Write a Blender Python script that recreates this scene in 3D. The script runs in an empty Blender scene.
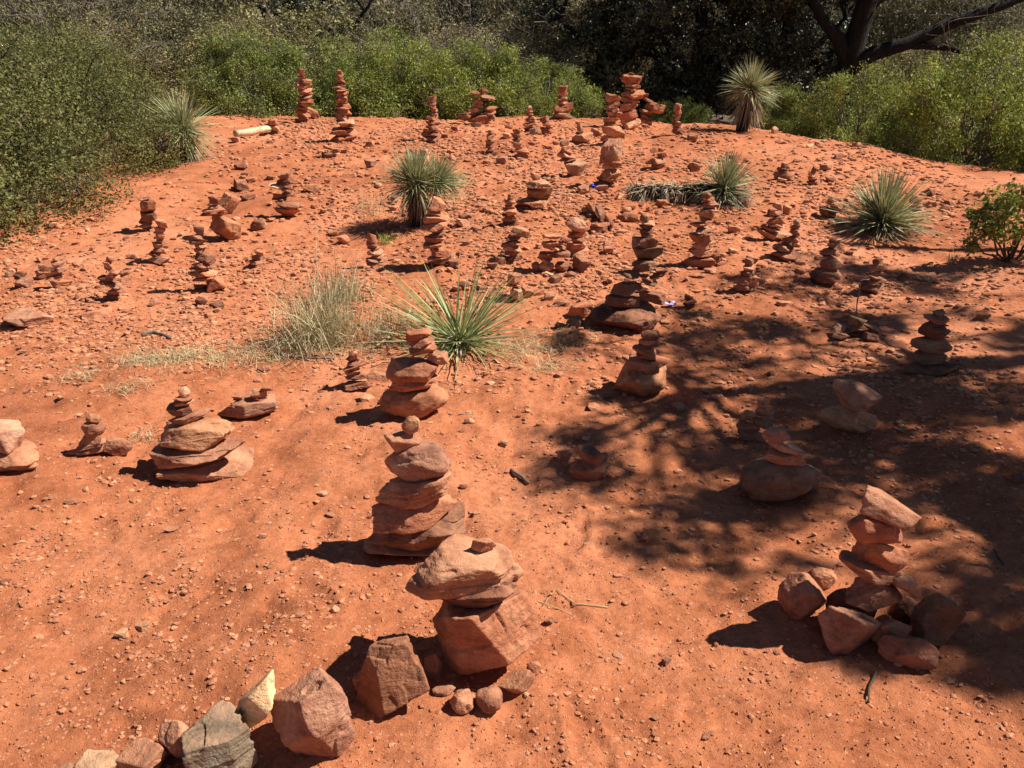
import bpy, math, random
import numpy as np
from mathutils import Vector, Matrix, Euler

R = math.radians
rnd = random.Random(7)
nr = np.random.default_rng(11)
SC = bpy.context.scene
COL = SC.collection

# ------------------------------------------------------------------ camera
PITCH = R(24.0); F = 788.0; CAMH = 1.60
CP, SP = math.cos(PITCH), math.sin(PITCH)

def ray(px, py):
    a = px-512.0; b = -(py-384.0)
    v = np.array([a, F*CP + b*SP, -F*SP + b*CP])
    return v/np.linalg.norm(v)

# ------------------------------------------------------------------ noise
def _h(ix, iy, iz, s):
    n = (ix.astype(np.int64)*374761393 + iy.astype(np.int64)*668265263 + iz.astype(np.int64)*2147483647 + s*974634777) & 0xffffffff
    n = ((n ^ (n >> 13))*1274126177) & 0xffffffff
    n = ((n ^ (n >> 15))*2246822519) & 0xffffffff
    return ((n ^ (n >> 16)) & 0xffffff)/float(0xffffff)

def vn(p, s=0):
    p = np.asarray(p, float)
    i = np.floor(p).astype(np.int64); f = p-i; f = f*f*(3-2*f)
    x, y, z = i[..., 0], i[..., 1], i[..., 2]
    fx, fy, fz = f[..., 0], f[..., 1], f[..., 2]
    def L(a, b, t): return a+(b-a)*t
    r = L(L(L(_h(x, y, z, s), _h(x+1, y, z, s), fx), L(_h(x, y+1, z, s), _h(x+1, y+1, z, s), fx), fy),
          L(L(_h(x, y, z+1, s), _h(x+1, y, z+1, s), fx), L(_h(x, y+1, z+1, s), _h(x+1, y+1, z+1, s), fx), fy), fz)
    return r*2-1

def fbm(p, s=0, o=4, g=0.5):
    t = 0; a = 1.0; q = np.asarray(p, float)
    for k in range(o):
        t = t+a*vn(q, s+k*17); q = q*2.03+3.1; a *= g
    return t

def S(a, b, x):
    t = np.clip((x-a)/(b-a), 0, 1)
    return t*t*(3-2*t)

# ------------------------------------------------------------------ ground height
def gbase(x, y):
    x = np.asarray(x, float); y = np.asarray(y, float)
    yc = 13.2-0.14*np.maximum(x-0.5, 0)**2
    yc = np.maximum(yc, 4.5)
    z = 0.35*S(4, 11.5, y)*(1-0.6*S(2.5, 7, x))
    z = z-0.45*S(0, 3.2, y-yc)
    z = z+0.030*np.sin(x*1.3+0.7)*np.cos(y*0.9)+0.018*np.sin(x*2.9-y*1.7)
    d = np.hypot(x, y)
    z = z+6.5*S(20, 60, y)+5*S(14, 50, np.abs(x))*S(0, 20, y)
    return z

def gfull(x, y):
    z = gbase(x, y)
    p = np.stack([np.asarray(x, float), np.asarray(y, float), np.zeros_like(np.asarray(x, float))], -1)
    z = z+0.020*fbm(p*1.7, 3, 3)+0.011*fbm(p*6.0, 5, 3)
    # scuffed soil: shallow pits and crumbs
    z = z+0.0055*fbm(p*24.0, 9, 3, 0.6)
    z = z+0.0065*(1-np.abs(vn(p*np.array([7.0, 11.0, 1]), 52))-0.75)+0.004*(1-np.abs(vn(p*19.0, 54)))
    c = vn(p*11.0, 31)
    z = z-0.010*S(0.35, 0.8, c)
    # old footprints and scuffs, one at most per patch of ground
    cs = 0.42
    X = p[..., 0]/cs; Y = p[..., 1]/cs; ix = np.floor(X).astype(np.int64); iy = np.floor(Y).astype(np.int64); o0 = np.zeros_like(ix)
    h1, h2, h3, h4 = (_h(ix, iy, o0, 200+k) for k in range(4))
    dx = (X-ix-0.5-(h1-0.5)*0.25)*cs; dy = (Y-iy-0.5-(h2-0.5)*0.25)*cs
    an = h3*6.283; u = dx*np.cos(an)+dy*np.sin(an); v = -dx*np.sin(an)+dy*np.cos(an)
    rr = np.sqrt((u/0.135)**2+(v/(0.050+0.012*np.sin(u*20)))**2)+0.22*vn(p*14, 77)
    z = z+np.where(h4 < 0.5, 1.0, 0.25)*(-0.011*(1-S(0.55, 1.0, rr))+0.006*S(0.75, 1.05, rr)*(1-S(1.05, 1.5, rr)))
    return z

CAM = np.array([0.0, 0.0, CAMH])
def ground(px, py):
    d = ray(px, py); t = 0.8
    while t < 80:
        p = CAM+d*t
        if p[2] < float(gbase(p[0], p[1])): break
        t += 0.03+t*0.004
    lo = t-0.1-t*0.005; hi = t
    for _ in range(14):
        m = (lo+hi)/2; p = CAM+d*m
        if p[2] < float(gbase(p[0], p[1])): hi = m
        else: lo = m
    p = CAM+d*hi
    return p[0], p[1], float(gfull(p[0], p[1]))

def on_plane(px, py, Y):
    d = ray(px, py); t = (Y-CAM[1])/d[1]
    return CAM+d*t

def depth_of(p):
    v = np.asarray(p, float)-CAM
    return v[1]*CP - v[2]*SP

# ------------------------------------------------------------------ mesh helpers
def mesh_np(name, V, Fc, mat, smooth=True):
    """V (n,3), Fc (m,k) constant-size polygons"""
    V = np.ascontiguousarray(V, dtype=np.float32); Fc = np.ascontiguousarray(Fc, dtype=np.int32)
    me = bpy.data.meshes.new(name)
    m, k = Fc.shape
    me.vertices.add(len(V)); me.vertices.foreach_set('co', V.ravel())
    me.loops.add(m*k); me.loops.foreach_set('vertex_index', Fc.ravel())
    me.polygons.add(m)
    me.polygons.foreach_set('loop_start', np.arange(0, m*k, k, dtype=np.int32))
    if smooth: me.polygons.foreach_set('use_smooth', np.ones(m, dtype=bool))
    else: me.polygons.foreach_set('use_smooth', np.zeros(m, dtype=bool))
    me.update(calc_edges=True)
    if mat: me.materials.append(mat)
    return me

def link(name, me, parent=None, loc=(0, 0, 0)):
    o = bpy.data.objects.new(name, me); COL.objects.link(o)
    o.location = loc
    if parent: o.parent = parent
    return o

def tag(o, label=None, cat=None, group=None, kind=None):
    if label: o['label'] = label
    if cat: o['category'] = cat
    if group: o['group'] = group
    if kind: o['kind'] = kind
    return o

def empty(name, loc, rz=0):
    o = bpy.data.objects.new(name, None); COL.objects.link(o)
    o.location = loc; o.rotation_euler = (0, 0, rz); o.empty_display_size = 0.1
    return o

def ico(sub):
    import bmesh
    bm = bmesh.new(); bmesh.ops.create_icosphere(bm, subdivisions=sub, radius=1.0)
    V = np.array([v.co[:] for v in bm.verts]); Fc = np.array([[v.index for v in f.verts] for f in bm.faces])
    bm.free(); return V/np.linalg.norm(V, axis=1)[:, None], Fc
ICO = {1: ico(1), 2: ico(2), 3: ico(3), 4: ico(4), 5: ico(5), 6: ico(6)}

# ------------------------------------------------------------------ materials
class NT:
    def __init__(s, name):
        s.m = bpy.data.materials.new(name); s.m.use_nodes = True
        s.t = s.m.node_tree; s.t.nodes.clear()
        s.out = s.t.nodes.new('ShaderNodeOutputMaterial')
    def n(s, typ, **kw):
        nd = s.t.nodes.new('ShaderNode'+typ)
        for k, v in kw.items():
            if k.startswith('i_'):
                key = k[2:].replace('_', ' ')
                nd.inputs[key].default_value = v
            else: setattr(nd, k, v)
        return nd
    def l(s, a, b): s.t.links.new(a, b)
    def noise(s, vec, scale, detail=4, rough=0.55, dist=0.0):
        nd = s.n('TexNoise'); nd.inputs['Scale'].default_value = scale
        nd.inputs['Detail'].default_value = detail; nd.inputs['Roughness'].default_value = rough
        nd.inputs['Distortion'].default_value = dist
        if vec is not None: s.l(vec, nd.inputs['Vector'])
        return nd.outputs['Fac']
    def ramp(s, fac, stops):
        nd = s.n('ValToRGB'); cr = nd.color_ramp
        while len(cr.elements) < len(stops): cr.elements.new(0.5)
        for e, (p, c) in zip(cr.elements, stops):
            e.position = p; e.color = (c[0], c[1], c[2], 1) if hasattr(c, '__len__') else (c, c, c, 1)
        s.l(fac, nd.inputs['Fac']); return nd.outputs['Color']
    def mix(s, a, b, f, mode='MIX'):
        nd = s.n('MixRGB', blend_type=mode)
        for sock, v in ((nd.inputs['Color1'], a), (nd.inputs['Color2'], b), (nd.inputs['Fac'], f)):
            if hasattr(v, 'is_linked'): s.l(v, sock)
            elif hasattr(v, '__len__'): sock.default_value = (v[0], v[1], v[2], 1)
            elif sock.name == 'Fac': sock.default_value = v
            else: sock.default_value = (v, v, v, 1)
        return nd.outputs['Color']
    def math(s, op, a, b=0.0, clamp=False):
        nd = s.n('Math', operation=op, use_clamp=clamp)
        for sock, v in ((nd.inputs[0], a), (nd.inputs[1], b)):
            if hasattr(v, 'is_linked'): s.l(v, sock)
            else: sock.default_value = v
        return nd.outputs[0]
    def bump(s, h, strength, dist, normal=None):
        nd = s.n('Bump'); nd.inputs['Strength'].default_value = strength; nd.inputs['Distance'].default_value = dist
        s.l(h, nd.inputs['Height'])
        if normal is not None: s.l(normal, nd.inputs['Normal'])
        return nd.outputs['Normal']
    def bsdf(s, col, rough=0.9, spec=0.25, normal=None):
        b = s.n('BsdfPrincipled')
        if hasattr(col, 'is_linked'): s.l(col, b.inputs['Base Color'])
        else: b.inputs['Base Color'].default_value = (*col, 1)
        if hasattr(rough, 'is_linked'): s.l(rough, b.inputs['Roughness'])
        else: b.inputs['Roughness'].default_value = rough
        b.inputs['Specular IOR Level'].default_value = spec
        if normal is not None: s.l(normal, b.inputs['Normal'])
        s.l(b.outputs[0], s.out.inputs['Surface']); return b

def stone_material(name, island=False):
    t = NT(name)
    geo = t.n('NewGeometry'); oi = t.n('ObjectInfo')
    rv = geo.outputs['Random Per Island'] if island else oi.outputs['Random']
    off = t.n('VectorMath', operation='SCALE'); off.inputs['Scale'].default_value = 37.0
    comb = t.n('CombineXYZ'); t.l(rv, comb.inputs[0]); t.l(rv, comb.inputs[2]); t.l(comb.outputs[0], off.inputs[0])
    add = t.n('VectorMath', operation='ADD'); t.l(geo.outputs['Position'], add.inputs[0]); t.l(off.outputs[0], add.inputs[1])
    P = add.outputs[0]
    n1 = t.noise(P, 9, 5, 0.6, 0.4); n2 = t.noise(P, 45, 4, 0.65); n3 = t.noise(P, 220, 3, 0.7)
    base = t.ramp(n1, [(0.3, (0.225, 0.088, 0.050)), (0.47, (0.360, 0.150, 0.082)), (0.58, (0.420, 0.195, 0.112)), (0.75, (0.50, 0.285, 0.175))])
    per = t.ramp(rv, [(0.0, (0.70, 0.64, 0.66)), (0.3, (1.05, 0.94, 0.88)), (0.6, (0.84, 0.84, 0.84)), (0.85, (1.14, 1.12, 1.12)), (1.0, (1.32, 1.42, 1.42))])
    if island: per = t.mix(per, (1, 1, 1), 0.45)
    c = t.mix(base, per, 1.0, 'MULTIPLY')
    if island: c = t.mix(c, (1.22, 1.2, 1.1), 1.0, 'MULTIPLY')
    if not island: c = t.mix(c, oi.outputs['Color'], 1.0, 'MULTIPLY')
    sp = t.ramp(n2, [(0.28, 0.62), (0.5, 1.0), (0.72, 1.18)])
    c = t.mix(c, sp, 0.75, 'MULTIPLY')
    g = t.ramp(n3, [(0.3, 0.72), (0.7, 1.22)])
    c = t.mix(c, g, 0.5, 'MULTIPLY')
    # thin bedding planes
    mp = t.n('Mapping'); t.l(P, mp.inputs['Vector']); mp.inputs['Scale'].default_value = (3, 3, 60); mp.inputs['Rotation'].default_value = (0.12, 0.2, 0)
    bed = t.noise(mp.outputs[0], 1.6, 3, 0.6)
    c = t.mix(c, t.ramp(bed, [(0.35, 0.82), (0.6, 1.1)]), 0.55, 'MULTIPLY')
    # orange dust lying on upward faces
    sx = t.n('SeparateXYZ'); t.l(geo.outputs['Normal'], sx.inputs[0])
    up = t.math('MULTIPLY', t.math('SUBTRACT', sx.outputs[2], 0.35, True), t.ramp(n1, [(0.4, 0.0), (0.65, 1.0)]), True)
    c = t.mix(c, (0.60, 0.255, 0.125), t.math('MULTIPLY', up, 0.7))
    h = t.math('ADD', t.math('MULTIPLY', n2, 0.7), t.math('MULTIPLY', n3, 0.30))
    h = t.math('ADD', h, t.math('MULTIPLY', bed, 0.35))
    nb = t.bump(h, 0.9, 0.010)
    t.bsdf(c, 0.88, 0.22, nb)
    return t.m

def ground_material():
    t = NT('red_soil')
    geo = t.n('NewGeometry'); P = geo.outputs['Position']
    a = t.noise(P, 0.55, 5, 0.6, 0.5); b = t.noise(P, 5.0, 5, 0.62); c3 = t.noise(P, 40, 5, 0.7); d = t.noise(P, 260, 4, 0.75)
    col = t.ramp(a, [(0.32, (0.350, 0.108, 0.046)), (0.5, (0.460, 0.156, 0.068)), (0.66, (0.56, 0.216, 0.108))])
    col = t.mix(col, t.ramp(b, [(0.3, (0.74, 0.70, 0.66)), (0.5, (1, 1, 1)), (0.7, (1.14, 1.20, 1.24))]), 1.0, 'MULTIPLY')
    col = t.mix(col, t.ramp(c3, [(0.28, (0.66, 0.6, 0.58)), (0.5, (1, 1, 1)), (0.72, (1.15, 1.22, 1.28))]), 0.75, 'MULTIPLY')
    col = t.mix(col, t.ramp(d, [(0.3, 0.75), (0.7, 1.22)]), 0.5, 'MULTIPLY')
    # small pale grit crystals
    vor = t.n('TexVoronoi'); vor.inputs['Scale'].default_value = 95; t.l(P, vor.inputs['Vector'])
    sep = t.n('SeparateColor'); t.l(vor.outputs['Color'], sep.inputs[0])
    grit = t.math('MULTIPLY', t.math('GREATER_THAN', sep.outputs[0], 0.86), t.math('LESS_THAN', vor.outputs['Distance'], 0.34))
    col = t.mix(col, (0.58, 0.29, 0.19), t.math('MULTIPLY', grit, 0.75))
    # leaf litter / brown duff beyond the clearing
    sx = t.n('SeparateXYZ'); t.l(P, sx.inputs[0])
    far = t.math('SUBTRACT', sx.outputs[1], 15.5); far = t.math('DIVIDE', far, 3.0, True)
    side = t.math('DIVIDE', t.math('SUBTRACT', t.math('ABSOLUTE', sx.outputs[0]), 9.5), 3.0, True)
    duff = t.ramp(t.noise(P, 6, 5, 0.7), [(0.3, (0.07, 0.05, 0.035)), (0.7, (0.20, 0.145, 0.10))])
    col = t.mix(col, duff, t.math('MAXIMUM', far, side))
    h = t.math('ADD', t.math('MULTIPLY', c3, 0.65), t.math('MULTIPLY', d, 0.35))
    h = t.math('ADD', h, t.math('MULTIPLY', grit, 0.25))
    nb = t.bump(h, 0.85, 0.014)
    t.bsdf(col, 0.97, 0.12, nb)
    return t.m

def leaf_material(name, stops, gloss=0.35, transl=0.3, rough=0.5):
    t = NT(name)
    geo = t.n('NewGeometry'); oi = t.n('ObjectInfo')
    c = t.ramp(geo.outputs['Random Per Island'], stops)
    big = t.noise(geo.outputs['Position'], 1.6, 3, 0.6)
    c = t.mix(c, t.ramp(big, [(0.3, (0.72, 0.74, 0.72)), (0.7, (1.25, 1.2, 1.1))]), 1.0, 'MULTIPLY')
    c = t.mix(c, oi.outputs['Color'], 1.0, 'MULTIPLY')
    b = t.n('BsdfPrincipled'); t.l(c, b.inputs['Base Color']); b.inputs['Roughness'].default_value = rough
    b.inputs['Specular IOR Level'].default_value = gloss
    tr = t.n('BsdfTranslucent'); t.l(c, tr.inputs['Color'])
    ms = t.n('MixShader'); ms.inputs[0].default_value = transl
    t.l(b.outputs[0], ms.inputs[1]); t.l(tr.outputs[0], ms.inputs[2]); t.l(ms.outputs[0], t.out.inputs['Surface'])
    return t.m

def plain_noise(name, c1, c2, scale, rough=0.85, bumpd=0.01, stretch=(1, 1, 1), spec=0.2):
    t = NT(name)
    tc = t.n('TexCoord'); mp = t.n('Mapping'); t.l(tc.outputs['Object'], mp.inputs['Vector']); mp.inputs['Scale'].default_value = stretch
    n = t.noise(mp.outputs[0], scale, 5, 0.65, 0.3)
    c = t.ramp(n, [(0.3, c1), (0.7, c2)])
    t.bsdf(c, rough, spec, t.bump(n, 0.8, bumpd))
    return t.m

M = {}
M['stone'] = stone_material('red_sandstone')
M['gravel'] = stone_material('sandstone_gravel', True)
M['soil'] = ground_material()
M['manz'] = leaf_material('manzanita_leaf', [(0.0, (0.060, 0.066, 0.024)), (0.35, (0.125, 0.135, 0.042)), (0.7, (0.185, 0.190, 0.062)), (0.93, (0.25, 0.24, 0.09)), (1.0, (0.22, 0.15, 0.07))], 0.15, 0.22, 0.65)
M['green'] = leaf_material('bright_shrub_leaf', [(0.0, (0.10, 0.125, 0.028)), (0.4, (0.23, 0.275, 0.052)), (0.8, (0.36, 0.405, 0.080)), (1.0, (0.48, 0.45, 0.14))], 0.3, 0.35, 0.5)
M['oak'] = leaf_material('live_oak_leaf', [(0.0, (0.022, 0.026, 0.014)), (0.5, (0.055, 0.062, 0.032)), (0.9, (0.11, 0.115, 0.065)), (1.0, (0.17, 0.165, 0.11))], 0.4, 0.15, 0.42)
M['scrub'] = leaf_material('grey_scrub_leaf', [(0.0, (0.13, 0.11, 0.055)), (0.4, (0.22, 0.195, 0.095)), (0.8, (0.31, 0.275, 0.15)), (1.0, (0.38, 0.33, 0.22))], 0.2, 0.2, 0.7)
M['yucca'] = leaf_material('yucca_blade', [(0.0, (0.19, 0.21, 0.12)), (0.5, (0.33, 0.35, 0.20)), (0.85, (0.48, 0.46, 0.26)), (1.0, (0.60, 0.53, 0.33))], 0.3, 0.15, 0.5)
M['yuccag'] = leaf_material('green_yucca_blade', [(0.0, (0.12, 0.15, 0.065)), (0.5, (0.25, 0.29, 0.13)), (0.85, (0.42, 0.45, 0.20)), (1.0, (0.60, 0.56, 0.34))], 0.35, 0.25, 0.45)
M['dead'] = leaf_material('dead_yucca_blade', [(0.0, (0.09, 0.055, 0.035)), (0.5, (0.20, 0.12, 0.08)), (1.0, (0.42, 0.32, 0.22))], 0.15, 0.1, 0.8)
M['deadpale'] = leaf_material('bleached_yucca_blade', [(0.0, (0.16, 0.12, 0.08)), (0.5, (0.33, 0.27, 0.18)), (1.0, (0.55, 0.47, 0.34))], 0.15, 0.1, 0.8)
M['straw'] = leaf_material('dry_grass', [(0.0, (0.25, 0.17, 0.09)), (0.5, (0.46, 0.36, 0.20)), (1.0, (0.68, 0.58, 0.36))], 0.2, 0.2, 0.7)
M['grass'] = leaf_material('half_green_grass', [(0.0, (0.20, 0.19, 0.10)), (0.5, (0.42, 0.37, 0.21)), (1.0, (0.66, 0.56, 0.37))], 0.2, 0.2, 0.6)
M['bark'] = plain_noise('dark_bark', (0.008, 0.007, 0.0065), (0.032, 0.027, 0.023), 14, 0.95, 0.03, (1, 1, 0.25))
M['twig'] = plain_noise('grey_twig', (0.12, 0.095, 0.075), (0.30, 0.25, 0.21), 20, 0.9, 0.003)
M['redstem'] = plain_noise('manzanita_stem', (0.05, 0.032, 0.022), (0.12, 0.08, 0.055), 20, 0.8, 0.003)
M['palewood'] = plain_noise('barkless_pale_wood', (0.36, 0.26, 0.15), (0.82, 0.68, 0.44), 5, 0.75, 0.004, (6, 1, 1))
M['greywood'] = plain_noise('weathered_stick', (0.10, 0.07, 0.055), (0.27, 0.20, 0.16), 40, 0.9, 0.002, (0.2, 1, 1))
M['blue'] = plain_noise('blue_plastic', (0.02, 0.04, 0.40), (0.05, 0.09, 0.62), 30, 0.4, 0.001, (1, 1, 1), 0.5)
M['lilac'] = plain_noise('lilac_plastic', (0.38, 0.33, 0.60), (0.55, 0.50, 0.80), 30, 0.5, 0.001, (1, 1, 1), 0.5)

# ------------------------------------------------------------------ ground sheet
def build_ground():
    du = 0.0125
    u = np.arange(-6.1, 6.1+du, du); xs = 1.05*np.sinh(u)
    ys = [0.75]
    while ys[-1] < 17: ys.append(ys[-1]*1.0078+0.001)
    while ys[-1] < 260: ys.append(ys[-1]*1.035)
    back = [0.70]; st = 0.03
    while back[-1] > -180: back.append(back[-1]-st); st *= 1.09
    ys = np.array(back[::-1]+ys)
    X, Y = np.meshgrid(xs, ys)
    Z = gfull(X, Y)
    V = np.stack([X, Y, Z], -1).reshape(-1, 3)
    nx, ny = len(xs), len(ys)
    i = np.arange(ny-1)[:, None]*nx+np.arange(nx-1)[None, :]; i = i.ravel()
    Fc = np.stack([i, i+1, i+1+nx, i+nx], -1)
    me = mesh_np('ground', V, Fc, M['soil'])
    o = link('ground', me); tag(o, kind='structure')
build_ground()

# ------------------------------------------------------------------ stones
def stone_shape(sub, kind, seed):
    """a broken piece of sandstone: an irregular convex cut by planes, with chips, steps and rough faces"""
    r = np.random.default_rng(seed)
    D, Fc = ICO[sub]
    N = []; d = []
    def addp(n, dd):
        n = np.array(n, float); N.append(n/np.linalg.norm(n)); d.append(dd)
    if kind == 'slab':
        # nearly parallel top and bottom, irregular polygon outline, undercut rims
        addp((r.normal()*0.10, r.normal()*0.10, 1), 0.60); addp((r.normal()*0.13, r.normal()*0.13, -1), 0.60)
        k = r.integers(4, 7); a0 = r.uniform(0, 6.28)
        for j in range(k):
            a = a0+j*6.283/k+r.normal()*0.30
            addp((math.cos(a), math.sin(a), r.normal()*0.40), r.uniform(0.62, 1.0))
        for j in range(r.integers(3, 6)):
            a = r.uniform(0, 6.283); e = r.choice([-1, -1, 1])*r.uniform(0.55, 1.05)
            addp((math.cos(a)*math.cos(e), math.sin(a)*math.cos(e), math.sin(e)), r.uniform(0.62, 0.80))
        p = r.choice([60, 90, 120])
    elif kind == 'pillow':
        addp((r.normal()*0.12, r.normal()*0.12, 1), 0.62); addp((r.normal()*0.12, r.normal()*0.12, -1), 0.62)
        k = r.integers(5, 8); a0 = r.uniform(0, 6.28)
        for j in range(k):
            a = a0+j*6.283/k+r.normal()*0.25
            addp((math.cos(a), math.sin(a), r.normal()*0.35), r.uniform(0.72, 1.0))
        for j in range(8):
            a = r.uniform(0, 6.283); e = r.choice([-1, 1])*r.uniform(0.4, 1.0)
            addp((math.cos(a)*math.cos(e), math.sin(a)*math.cos(e), math.sin(e)), r.uniform(0.68, 0.84))
        p = r.choice([20, 28])
    elif kind == 'block':
        addp((r.normal()*0.2, r.normal()*0.2, 1), r.uniform(0.60, 0.75)); addp((r.normal()*0.2, r.normal()*0.2, -1), r.uniform(0.60, 0.7))
        k = r.integers(4, 6); a0 = r.uniform(0, 6.28)
        for j in range(k):
            a = a0+j*6.283/k+r.normal()*0.25
            addp((math.cos(a), math.sin(a), r.normal()*0.22), r.uniform(0.66, 0.92))
        for j in range(5):
            addp(r.normal(size=3), r.uniform(0.78, 0.95))
        p = r.choice([50, 80, 110])
    elif kind == 'chunk':
        for j in range(13):
            zz = 1-2*(j+0.5)/13; a = j*2.39996+seed*1.7
            v = np.array([math.cos(a)*math.sqrt(1-zz*zz), math.sin(a)*math.sqrt(1-zz*zz), zz])
            addp(v+r.normal(0, 0.24, 3), r.uniform(0.74, 0.95))
        p = r.choice([45, 70])
    else:
        for j in range(20):
            zz = 1-2*(j+0.5)/20; a = j*2.39996+seed
            v = np.array([math.cos(a)*math.sqrt(1-zz*zz), math.sin(a)*math.sqrt(1-zz*zz), zz])
            addp(v+r.normal(0, 0.16, 3), r.uniform(0.82, 0.97))
        p = 18
    N = np.array(N); d = np.array(d)
    q = np.maximum(D@N.T, 1e-9)/d
    mx = q.max(1); rad = 1.0/(mx*((q/mx[:, None])**p).sum(1)**(1.0/p))
    off = r.uniform(0, 50, 3)
    V = D*rad[:, None]
    if sub >= 3:
        V = V+D*((0.028 if kind != 'round' else 0.05)*fbm(V*1.6+off, seed % 90, 3))[:, None]
        if sub >= 4:
            if kind != 'round':
                # layers breaking off along the bedding
                s_ = V[:, 2]*r.uniform(2.2, 4.2)+0.25*vn(V*1.6+off, 5)
                fr = s_-np.floor(s_); lay = np.floor(s_)
                off2 = _h(lay.astype(np.int64), np.zeros(len(V), int), np.zeros(len(V), int), seed % 1000)
                side = np.clip(1.4-np.abs(D[:, 2])*1.6, 0, 1)
                m = S(0.0, 0.30, vn(V*1.3+off, 8)+0.1)
                V[:, :2] *= (1-0.085*side*m*off2*S(0.0, 0.10, fr))[:, None]
            # conchoidal scars
            ch = vn(V*2.1+off, 41)
            V = V-D*(0.055*S(0.30, 0.36, ch)*(1.5-ch))[:, None]
            V = V+D*(0.014*fbm(V*7+off, 7, 3, 0.6))[:, None]
            if sub >= 5:
                rg = 1-np.abs(vn(V*13+off, 19))
                V = V+D*(0.010*(rg-0.7)+0.006*fbm(V*30+off, 77, 3, 0.65))[:, None]
    else:
        V = V*(1+0.06*r.normal(size=len(V)))[:, None]
    lo, hi = V.min(0), V.max(0)
    V = (V-(lo+hi)/2)/(hi-lo)
    return V, Fc

LIB = {}
def lib(sub, kind, i):
    k = (sub, kind, i)
    if k not in LIB:
        V, Fc = stone_shape(sub, kind, 1000*sub+{'slab': 0, 'block': 300, 'round': 600, 'pillow': 800, 'chunk': 900}[kind]+i)
        LIB[k] = mesh_np('stone', V, Fc, M['stone'], smooth=(sub >= 5))
    return LIB[k]

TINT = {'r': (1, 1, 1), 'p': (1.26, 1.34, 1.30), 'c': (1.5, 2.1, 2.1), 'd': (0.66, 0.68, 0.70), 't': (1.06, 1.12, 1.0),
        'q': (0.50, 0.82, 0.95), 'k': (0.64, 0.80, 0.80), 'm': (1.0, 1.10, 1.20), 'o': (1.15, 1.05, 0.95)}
scount = [0]
def put_stone(name, cx, cy, cz, sx, sy, sz, rot, parent=None, kind=None, tint='r', pxw=20, yaw=None, shape=None):
    i = scount[0]; scount[0] += 1
    ratio = sz/max(sx, 1e-6)
    if kind is None:
        kind = 'slab' if ratio < 0.6 else ('block' if rnd.random() < 0.88 else 'round')
    sub = 6 if pxw > 70 else 5 if pxw > 30 else (4 if pxw > 13 else 3)
    nv = 60 if sub >= 5 else (40 if sub == 4 else 24)
    idx = shape if shape is not None else (i*7+3) % nv
    o = link(name, lib(sub, kind, idx), parent)
    yw = yaw if yaw is not None else rnd.choice([0, 180])+rnd.uniform(-24, 24)
    # rotation: yaw about own z first, then tilt in the picture-plane direction
    m = Matrix.Rotation(R(-rot), 4, 'Y') @ Matrix.Rotation(R(rnd.uniform(-4, 4)), 4, 'X') @ Matrix.Rotation(R(yw), 4, 'Z')
    base = parent.location if parent else Vector((0, 0, 0))
    o.location = Vector((cx, cy, cz))-base
    o.rotation_euler = m.to_euler()
    o.scale = (sx, sy, sz)
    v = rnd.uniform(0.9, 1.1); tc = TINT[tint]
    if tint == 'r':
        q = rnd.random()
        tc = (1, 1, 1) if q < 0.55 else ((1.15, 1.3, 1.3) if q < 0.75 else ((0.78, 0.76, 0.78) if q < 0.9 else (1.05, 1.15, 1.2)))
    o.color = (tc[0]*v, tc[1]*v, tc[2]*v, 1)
    return o

def wverts(o, root):
    me = o.data; v = np.empty(len(me.vertices)*3, np.float32); me.vertices.foreach_get('co', v); v = v.reshape(-1, 3)
    m = np.array(o.rotation_euler.to_matrix())
    return (v*np.array(o.scale))@m.T+np.array(o.location)+np.array(root.location)

def settle(o, root, HM, cell, top, base):
    """lower or lift a stone until it rests on what is below it"""
    def cells(W):
        ij = np.floor(W[:, :2]/cell).astype(int); return ij[:, 0]*100003+ij[:, 1]
    for it in range(2):
        W = wverts(o, root); key = cells(W); hgt = W[:, 2].max()-W[:, 2].min()
        order = np.lexsort((W[:, 2], key)); ks, first = np.unique(key[order], return_index=True)
        zmin = W[order][first][:, 2]
        gaps = [z-HM[kk] for kk, z in zip(ks.tolist(), zmin.tolist()) if kk in HM]
        gr = W[:, 2].min()-(float(gfull(root.location.x+o.location.x, root.location.y+o.location.y))-0.07*hgt-0.003)
        if base or not gaps: dz = gr
        else:
            dz = min(gaps)+0.09*hgt+0.001
            if top is not None: dz += min(max(W[:, 2].max()-dz-top, 0), 0.08*hgt)
            dz = min(dz, gr)
        o.location.z -= dz
        if it == 0 and top is not None and not base:
            lo_ = W[:, 2].min()-dz; want = top-lo_
            f = min(max(want/max(hgt, 1e-6), 0.52), 1.45)
            o.scale.z *= f; o.location.z += (f-1)*hgt/2
        elif it == 0: break
    W = wverts(o, root); key = cells(W)
    order = np.lexsort((-W[:, 2], key)); ks, first = np.unique(key[order], return_index=True)
    for kk, z in zip(ks.tolist(), W[order][first][:, 2].tolist()):
        if z > HM.get(kk, -1e9): HM[kk] = z

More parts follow.
